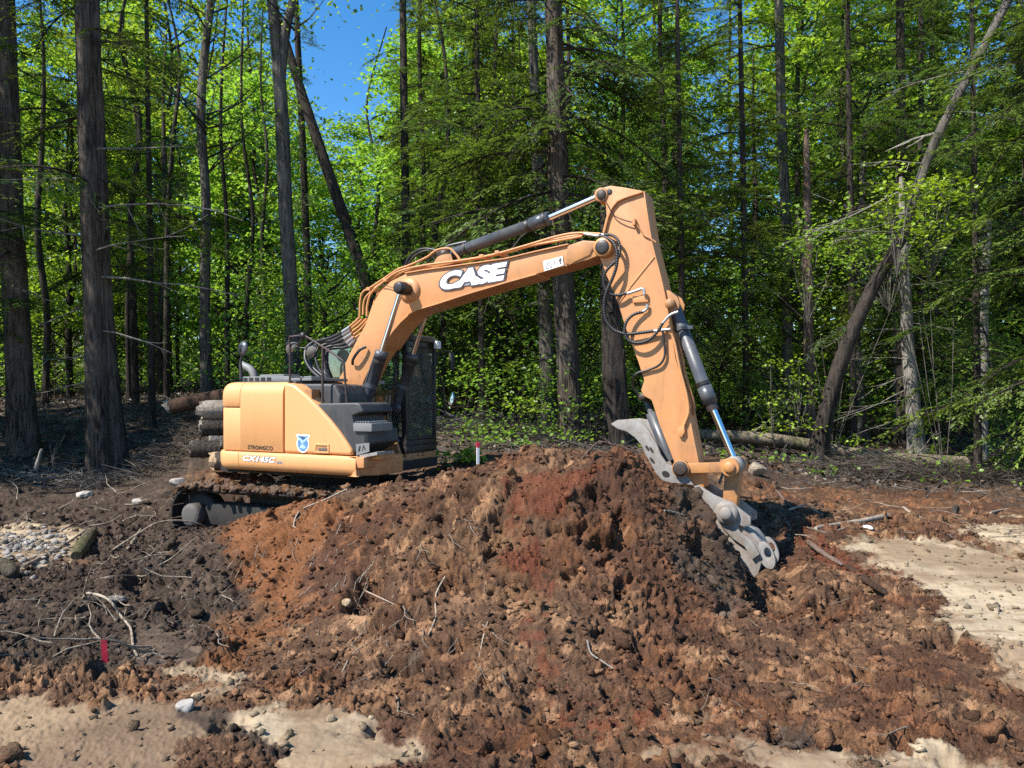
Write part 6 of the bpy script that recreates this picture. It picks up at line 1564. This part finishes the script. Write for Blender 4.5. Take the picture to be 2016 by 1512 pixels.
lying('wood_slab', 'long reddish split slab half buried right of the bucket hole', 'slab', [(1668, 1122), (1700, 1146), (1746, 1178)], 14, M['red_wood'], 0.15, 6)
lying('wood_slab', 'second reddish slab leaning just above the first, nearer the bucket', 'slab', [(1590, 1072), (1625, 1096), (1660, 1118)], 12, M['bark_red'], 0.2, 6)
lying('dead_branch', 'dark stick leaning out of the soil behind the bucket link', 'branch', [(1416, 952), (1424, 930), (1432, 905)], 6, M['bark_grey'], 0.1, Y=10.5, lift=0)
# small ones, too alike to tell apart
rgq = np.random.default_rng(31)
def small_sticks(n, pxr, pyr, label, group, lmin, lmax, m, r=2.4, hang=False):
    meshes = []
    for k in range(6):
        d = Vector((1, rgq.uniform(-0.4, 0.4), 0.1)); pts = [Vector((0, 0, 0))]
        for _ in range(5):
            d = (d+Vector((rgq.uniform(-.3, .3), rgq.uniform(-.45, .45), rgq.uniform(-.25, .2)))).normalized(); pts.append(pts[-1]+d*0.2)
        mb = MB().tube(pts, [0.016, 0.017, 0.013, 0.012, 0.009, 0.004], 5)
        if k % 2: mb.tube([pts[2], pts[2]+Vector((0.15, 0.22, 0.08)), pts[2]+Vector((0.3, 0.34, 0.05))], [0.010, 0.008, 0.003], 4)
        meshes.append(mb.mesh('bare_root', m))
    for i in range(n):
        p = hit(rgq.uniform(*pxr), rgq.uniform(*pyr)); o = link_mesh('bare_root', meshes[i % 6]); o.location = p+Vector((0, 0, 0.015))
        s = rgq.uniform(lmin, lmax); o.scale = (s, s, s)
        o.rotation_euler = (rgq.uniform(-.3, .3), (0.4 if hang else 0)+rgq.uniform(-.35, .25), (-1.57+rgq.uniform(-.5, .5)) if hang else rgq.uniform(0, 6.28))
        tag(o, label, 'root', group)
small_sticks(95, (0, 440), (930, 1300), 'thin pale root lying on the dark soil left of the mound', 'roots on the dark soil', 0.15, 0.6, DW)
small_sticks(40, (420, 1000), (1000, 1380), 'thin pale root hanging from the reddish face of the mound', 'roots in the face of the mound', 0.12, 0.38, DW, hang=True)
small_sticks(40, (1480, 1990), (945, 1070), 'thin pale root on the churned soil right of the bucket', 'roots right of the bucket', 0.2, 0.6, DW)
small_sticks(18, (1150, 1900), (1180, 1480), 'small pale root among the clods in front right of the mound', 'roots among the front clods', 0.1, 0.28, DW)

# ---- logs
def log(label, p, d, r, ln, m, end, seed, split=0.0):
    d = Vector(d).normalized(); root = tag(empty('log', p), label, 'log', 'logs stacked behind the excavator')
    pts = [d*ln*t for t in (0, 0.05, 0.35, 0.7, 1.0)]
    me = trunk_mesh('bark', [Vector(q) for q in pts], [r, r*1.02, r*0.98, r*0.95, r*0.92], m, 14, 0, seed, 0.05); link_mesh('bark', me, root)
    rg = np.random.default_rng(seed); mb = MB(); u = d.cross(Vector((0, 0, 1))).normalized(); w = u.cross(d)
    ring = [-d*(0.006+split*rg.uniform(0, 1))+(u*math.cos(a)+w*math.sin(a))*r*0.965 for a in np.linspace(0, 6.283, 16, endpoint=False)]
    c = [-d*0.012]
    ring2 = [(u*math.cos(a)+w*math.sin(a))*r*0.99+d*0.03 for a in np.linspace(0, 6.283, 16, endpoint=False)]
    mb.add(ring+c+ring2, [[16, (i+1) % 16, i] for i in range(16)]+[[i, (i+1) % 16, 17+(i+1) % 16, 17+i] for i in range(16)])
    mb.build('cut_end', end, root)
    return root
lg = [((424, 908), 12.6, 19, (1, 0.28, 0.02), 3.2, 'bark_brown', 'cut_wood', 'front log with a bright freshly cut tan end, lowest of the stack', 0.10),
      ((378, 884), 13.2, 17, (1, 0.05, 0.0), 3.0, 'bark_dark', 'grey_wood', 'dark log sticking out furthest left, low in the stack', 0.0),
      ((436, 872), 12.9, 14, (1, 0.2, 0.0), 2.6, 'bark_brown', 'grey_wood', 'log half hidden by the excavator tail, just above the bright cut end', 0.0),
      ((415, 873), 13.4, 18, (1, 0.3, 0.0), 2.8, 'bark_grey', 'grey_wood', 'grey log wedged in the middle of the stack', 0.03),
      ((396, 842), 13.4, 16, (1, 0.22, 0.0), 3.0, 'bark_dark', 'grey_wood', 'dark log with a pale rounded end, second from the top', 0.04),
      ((404, 808), 13.5, 19, (1, 0.25, 0.02), 3.0, 'grey_wood', 'grey_wood', 'stripped grey log with a splintered end, on top of the stack', 0.14)]
for i, (c, Y, rp, d, ln, mm, em_, lab, sp_) in enumerate(lg):
    log(lab, P(c[0], c[1], Y), d, rp/FX*Y, ln, M[mm], M[em_], 50+i, sp_)
p0 = P(340, 800, 15.0); p1 = P(470, 772, 14.6)
log('long reddish split log lying across the back of the stack', p0, p1-p0, 15/FX*15, (p1-p0).length, M['red_wood'], M['grey_wood'], 70, 0.2)
rgz = np.random.default_rng(9)
fl = [P(x, y, Y) for x, y, Y in ((1345, 854, 17.9), (1480, 861, 17.8), (1580, 874, 17.7), (1650, 889, 17.6), (1720, 901, 17.5), (1800, 908, 17.4), (1900, 914, 17.4))]
b = fl[0].copy(); root = tag(empty('fallen_log', b), 'long fallen mossy trunk lying along the edge of the wood, right of the arm', 'log')
link_mesh('bark', trunk_mesh('bark', [p-b for p in fl], [0.12, 0.14, 0.145, 0.15, 0.16, 0.17, 0.18], M['bark_log'], 14, 0, 71, 0.05), root)
for k in range(3): branch_mb(np.random.default_rng(80+k), fl[1+k*2]-b+Vector((0, -0.05, 0.1)), (rgz.uniform(-.5, .5), -0.6, 0.8), 0.8, 0.018, 2).build('dead_branch', M['bark_pale'], root)
root = tag(empty('fallen_log', P(1000, 842, 19)), 'dark fallen branchy trunk behind the white stake', 'log')
link_mesh('bark', trunk_mesh('bark', [Vector((-1.6, 0.2, 0.05)), Vector((-0.5, 0.1, -0.12)), Vector((0.6, -0.3, -0.42)), Vector((1.2, -0.6, -0.55))], [0.08, 0.1, 0.12, 0.13], M['bark_moss'], 10, 0, 72), root)
for k in range(4): branch_mb(np.random.default_rng(90+k), Vector((-1.2+k*0.5, 0.1, -0.1*k)), (rgz.uniform(-.6, .6), -0.3, 0.9), 0.9, 0.016, 3).build('dead_branch', M['bark_grey'], root)

# ---- stakes
def stake(label, foot, h, w, body, tip, tip_h, lean=(0, 0)):
    root = tag(empty('survey_stake', foot), label, 'stake')
    Mx = Matrix.Rotation(lean[0], 4, 'Y') @ Matrix.Rotation(lean[1], 4, 'X') @ Matrix.Rotation(0.4, 4, 'Z')
    MB().box(-w/2, -w*0.3, -0.25, w/2, w*0.3, h-tip_h, Mx).build('post', body, root)
    MB().box(-w/2-0.001, -w*0.3-0.001, h-tip_h+0.0005, w/2+0.001, w*0.3+0.001, h, Mx).build('painted_tip', tip, root)
    return root
stake('white survey stake with a dark red top, behind the mound', P(941, 930, 10.6), 0.415, 0.036, M['white'], M['red_print'], 0.068)
st_ = hit(207, 1302)
stake('short bright red stake standing in dark soil at the left front', st_, 44/FX*st_.y, 0.036, M['red_print'], M['red_print'], 0.02, (-0.05, 0))
root = lying('broken_stub', 'broken white stub standing between the two big trunks at the left', 'stub', [(70, 926), (76, 905), (82, 884)], 9, M['bark_pale'], 0.2, Y=14.8, lift=0)
b = tag(empty('bare_twig', P(104, 918, 14.6)), 'bare white twig standing left of the twin trunk', 'twig')
for k in range(3): branch_mb(np.random.default_rng(60+k), (0, 0, 0), (0.15-0.2*k, 0, 1), 0.62-0.1*k, 0.008, 3).build('twig', M['bark_pale'], b)

# ---- stones
def stone(label, px, py, rpx, m='stone', seed=0, flat=0.7, group=None, cat='stone'):
    p = hit(px, py); r = rpx/FX*p.y; bm = bmesh.new(); bmesh.ops.create_icosphere(bm, subdivisions=3, radius=1)
    rg = np.random.default_rng(seed); v = np.array([q.co for q in bm.verts])
    for k in range(9):
        d = rg.normal(size=3); d /= np.linalg.norm(d); c = rg.uniform(0.45, 0.85); s = v @ d; v -= np.outer(np.maximum(s-c, 0)*0.85, d)
    v *= (1+0.05*np.sin(v @ rg.normal(size=3)*4))[:, None]*np.array([1.15, 0.9, flat])*r
    for q, c in zip(bm.verts, v): q.co = c
    me = bpy.data.meshes.new('stone'); bm.to_mesh(me); bm.free(); me.materials.append(M[m])
    o = link_mesh('stone', me); o.location = p+Vector((0, 0, r*flat*0.45)); o.rotation_euler = (0, 0, rg.uniform(0, 6)); tag(o, label, cat, group); return o
stone('pale round stone on the berm left of the log pile', 350, 955, 14, seed=1)
stone('whitish split stone half sunk in dark soil, left of the track end', 270, 992, 13, seed=2)
stone('flat brown stone lying behind the whitish one', 168, 978, 20, 'stone', 3, 0.35)
stone('grey angular stone on the tan mud at the lower left', 364, 1400, 20, seed=4)
stone('small yellow stone chip beside the grey angular stone', 388, 1376, 12, 'cut_wood', 5)
stone('white stone below the thick pale branch', 1709, 1044, 9, 'white', 6)
stone('pale yellow lump in the hollow on the left face of the mound', 681, 1196, 12, 'cut_wood', 7, 0.9)
stone('pale chunk of torn wood on dark soil above the red stake', 228, 1188, 17, 'bark_pale', 8, 0.5, cat='wood chunk')
stone('whitish torn stump lump beside the bucket cylinder pin', 1492, 935, 22, 'root', 9, 0.8, cat='wood chunk')
for i, (x, y, r) in enumerate([(95, 1060, 15), (52, 1072, 13), (28, 1058, 11), (75, 1082, 10), (12, 1078, 12), (60, 1050, 9), (38, 1095, 10), (110, 1078, 8), (20, 1102, 9), (84, 1100, 8)]):
    stone('grey stone in the gravel patch at the left border', x, y, r*0.8, 'stone', 20+i, 0.42, 'stones of the gravel patch')
rgg = np.random.default_rng(8); V, F, Cc, o_ = [], [], [], 0
for i in range(480):
    px, py = rgg.uniform(-40, 130), rgg.normal(1078, 20); Y = 1.85*FX/max(py-HY, 60)
    x = (px-CX)/FX*Y; v, f = SMALL[i % 10]; s = 0.008+0.045*rgg.uniform()**2.2
    V.append(v*s+np.array([x, Y, gz(x, Y)+s*0.3])); F.append(f+o_); o_ += len(v); c = np.array([0.30, 0.275, 0.245])*rgg.uniform(0.5, 1.25); Cc.append(np.repeat(c[None], len(v), 0))
tag(link_mesh('gravel', np_mesh('gravel', np.concatenate(V), np.concatenate(F), M['soil'], False, cols=np.concatenate(Cc))), 'pale grey gravel spilled on the dark soil at the left', 'gravel', kind='stuff')

# ---- bushes
def bush(label, px, py0, Y, spec, size, m='bright_leaves', name='maple_sapling', cat='sapling', seed=0, stems=4):
    """spec: leaf clusters (photo px, py, dY, spread m, count)"""
    rg = np.random.default_rng(seed); f = P(px, py0, Y); f.z = min(f.z, gz(f.x, f.y)); root = tag(empty(name, f), label, cat); T = Tri(); P0, P1, cl_ = [], [], []
    for (x, y, dy, sp, n) in spec:
        c = np.array(P(x, y, Y+dy)-f); pos = c+rg.normal(size=(n, 3))*np.array([sp, sp*0.8, sp*0.45]); tn = np.clip(0.5+rg.uniform(-.25, .25)+rg.uniform(-.2, .2, n), 0, 1)
        T.add(leaf_faces(rg, pos, size, 0.55), np.r_[tn, tn], 0)
        cl_.append(c)
        for j in range(3): P0.append(c); P1.append(pos[j])
    cl_ = np.array(cl_); nh = max(2, min(5, len(cl_)//6)); lo = cl_[:, 2].min()
    hubs = np.array([cl_[int(i)]*np.array([0.75, 0.75, 0.0])+np.array([rg.uniform(-.1, .1), rg.uniform(-.1, .1), max(0.05, lo*rg.uniform(0.75, 0.95))]) for i in rg.integers(0, len(cl_), nh)])
    for h in hubs: mid = h*0.5+np.array([rg.uniform(-.06, .06), rg.uniform(-.06, .06), 0]); P0 += [np.array([rg.uniform(-.05, .05), rg.uniform(-.05, .05), 0.0]), mid]; P1 += [mid, h]
    for c in cl_:
        h = hubs[int(np.argmin(((hubs-c)**2).sum(1)))]; mid = (h+c)/2+np.array([rg.uniform(-.05, .05), rg.uniform(-.05, .05), 0.05]); P0 += [h, mid]; P1 += [mid, c]
    link_mesh('leaves', T.mesh('leaves', [M[m], M['bark_grey']]), root)
    tw = Tri(); t = stick_tris(P0, P1, 0.009, 0.005); tw.add(t, np.zeros(len(t))); link_mesh('stems', tw.mesh('stems', [M['bark_grey']]), root)
    return root
rb = np.random.default_rng(44)
bush('bright yellow-green maple sapling in the dark gap right of the arm', 1535, 868, 16.8, [(rb.normal(1540, 38), rb.uniform(770, 850), rb.uniform(-.3, .3), 0.17, 17) for _ in range(16)]+[(rb.normal(1565, 22), rb.uniform(690, 770), 0, 0.15, 15) for _ in range(7)]+[(rb.normal(1600, 14), rb.uniform(740, 800), 0, 0.14, 12) for _ in range(3)], 0.085, seed=1)
bush('young maple with bright leaves in front of the leaning trunk', 1860, 880, 15.6, [(rb.normal(1810, 48), rb.normal(400, 36), rb.uniform(-.4, .4), 0.19, 30) for _ in range(30)]+[(rb.normal(1870, 30), rb.normal(440, 20), 0, 0.2, 16) for _ in range(6)], 0.10, seed=2)
bush('darker green maple canopy spreading over the leaning trunk', 1640, 880, 18.2, [(rb.normal(1660, 65), rb.normal(490, 34), rb.uniform(-.6, .6), 0.26, 30) for _ in range(42)], 0.10, 'leaves', seed=3)
bush('low leafy maple seedlings beside the white stake', 895, 930, 12.4, [(rb.uniform(862, 940), rb.uniform(886, 925), rb.uniform(-.3, .3), 0.10, 12) for _ in range(13)], 0.09, seed=4)
bush('small lit seedling above the fallen trunk', 1672, 900, 17.0, [(rb.uniform(1645, 1695), rb.uniform(862, 882), 0, 0.09, 9) for _ in range(7)], 0.09, seed=5)
bush('small lit seedling right of the pale snag', 1838, 895, 18.0, [(rb.uniform(1826, 1858), rb.uniform(856, 884), 0, 0.10, 9) for _ in range(6)], 0.09, seed=6)
bush('fern-green seedlings on the brush heap', 1615, 945, 14.8, [(rb.uniform(1595, 1645), rb.uniform(918, 938), 0, 0.09, 10) for _ in range(6)], 0.07, 'leaves', seed=7)
bush('young maple leaves beside the big central trunk', 1045, 868, 17.6, [(rb.uniform(1000, 1085), rb.uniform(772, 815), rb.uniform(-.3, .3), 0.13, 14) for _ in range(10)], 0.09, seed=8)
bush('leafy seedling right of the shaggy dead trunk', 1250, 850, 19.0, [(rb.uniform(1240, 1275), rb.uniform(790, 835), 0, 0.14, 12) for _ in range(6)], 0.09, seed=9)

# ---- brush heaps of dead twigs
def brush(label, cx, cy, Y, wx, hz, n, seed, m):
    rg = np.random.default_rng(seed); c = P(cx, cy, Y); P0 = np.stack([rg.normal(c.x, wx, n), rg.normal(c.y, 0.45, n), np.zeros(n)], -1)
    P0[:, 2] = ground_full(P0[:, 0], P0[:, 1])[0]+rg.uniform(0, 1, n)*hz*np.exp(-((P0[:, 0]-c.x)/(1.3*wx))**2)
    a = rg.uniform(0, 6.28, n); l_ = rg.uniform(0.12, 0.55, n); P1 = P0+np.stack([np.cos(a)*l_, np.sin(a)*l_*0.7, rg.uniform(-.35, .45, n)*l_], -1)
    T = Tri(); t = stick_tris(P0, P1, 0.007, 0.002); T.add(t, np.zeros(len(t)))
    return tag(link_mesh('brush_heap', T.mesh('brush_heap', [m])), label, 'brush', kind='stuff')
brush('dark heap of dead brush at the edge of the wood on the right', 1745, 935, 15.6, 0.95, 0.38, 1500, 1, M['bark_brown'])
brush('pale brushwood behind the cab and stake', 960, 850, 17.5, 1.3, 0.5, 700, 2, M['bark_grey'])
brush('tangled pale twigs round the foot of the twin trunk', 150, 915, 15.0, 0.9, 0.18, 420, 3, M['bark_pale'])
brush('dead twigs beside the shaggy dead trunk', 1170, 850, 18.0, 0.5, 0.7, 350, 4, M['bark_grey'])
brush('dark dead brush on the bank under the long split log', 330, 880, 14.6, 0.75, 0.30, 900, 6, M['bark_dark'])
brush('brush at the right border under the low boughs', 1960, 930, 15.5, 0.8, 0.4, 700, 5, M['bark_brown'])
# fine root hairs in the mound's reddish face
rgh = np.random.default_rng(17); T = Tri()
hx = []
for k in range(420):
    px, py = (rgh.normal(600, 110), rgh.uniform(1010, 1330)) if k < 260 else (rgh.uniform(60, 450), rgh.uniform(1020, 1290))
    Y = rgh.uniform(5.3, 8.4) if False else None
    hx.append((px, py))
for px, py in hx[::2]:
    p = hit(px, py); d = Vector((rgh.uniform(-.5, .5), -0.5, -0.6 if px > 450 else rgh.uniform(-.1, .5))).normalized(); l_ = rgh.uniform(0.05, 0.16)
    for j in range(3):
        q = p+d*l_+Vector((rgh.uniform(-.02, .02), 0, 0.012)); t = stick_tris([p+Vector((0, 0, 0.015))], [q], 0.0028, 0.0018); T.add(t, np.zeros(len(t))); p = q; d = (d+Vector((rgh.uniform(-.4, .4), 0, rgh.uniform(-.3, .3)))).normalized()
tag(link_mesh('root_hairs', T.mesh('root_hairs', [M['root']])), 'fine pale root hairs in the torn soil', 'roots', kind='stuff')
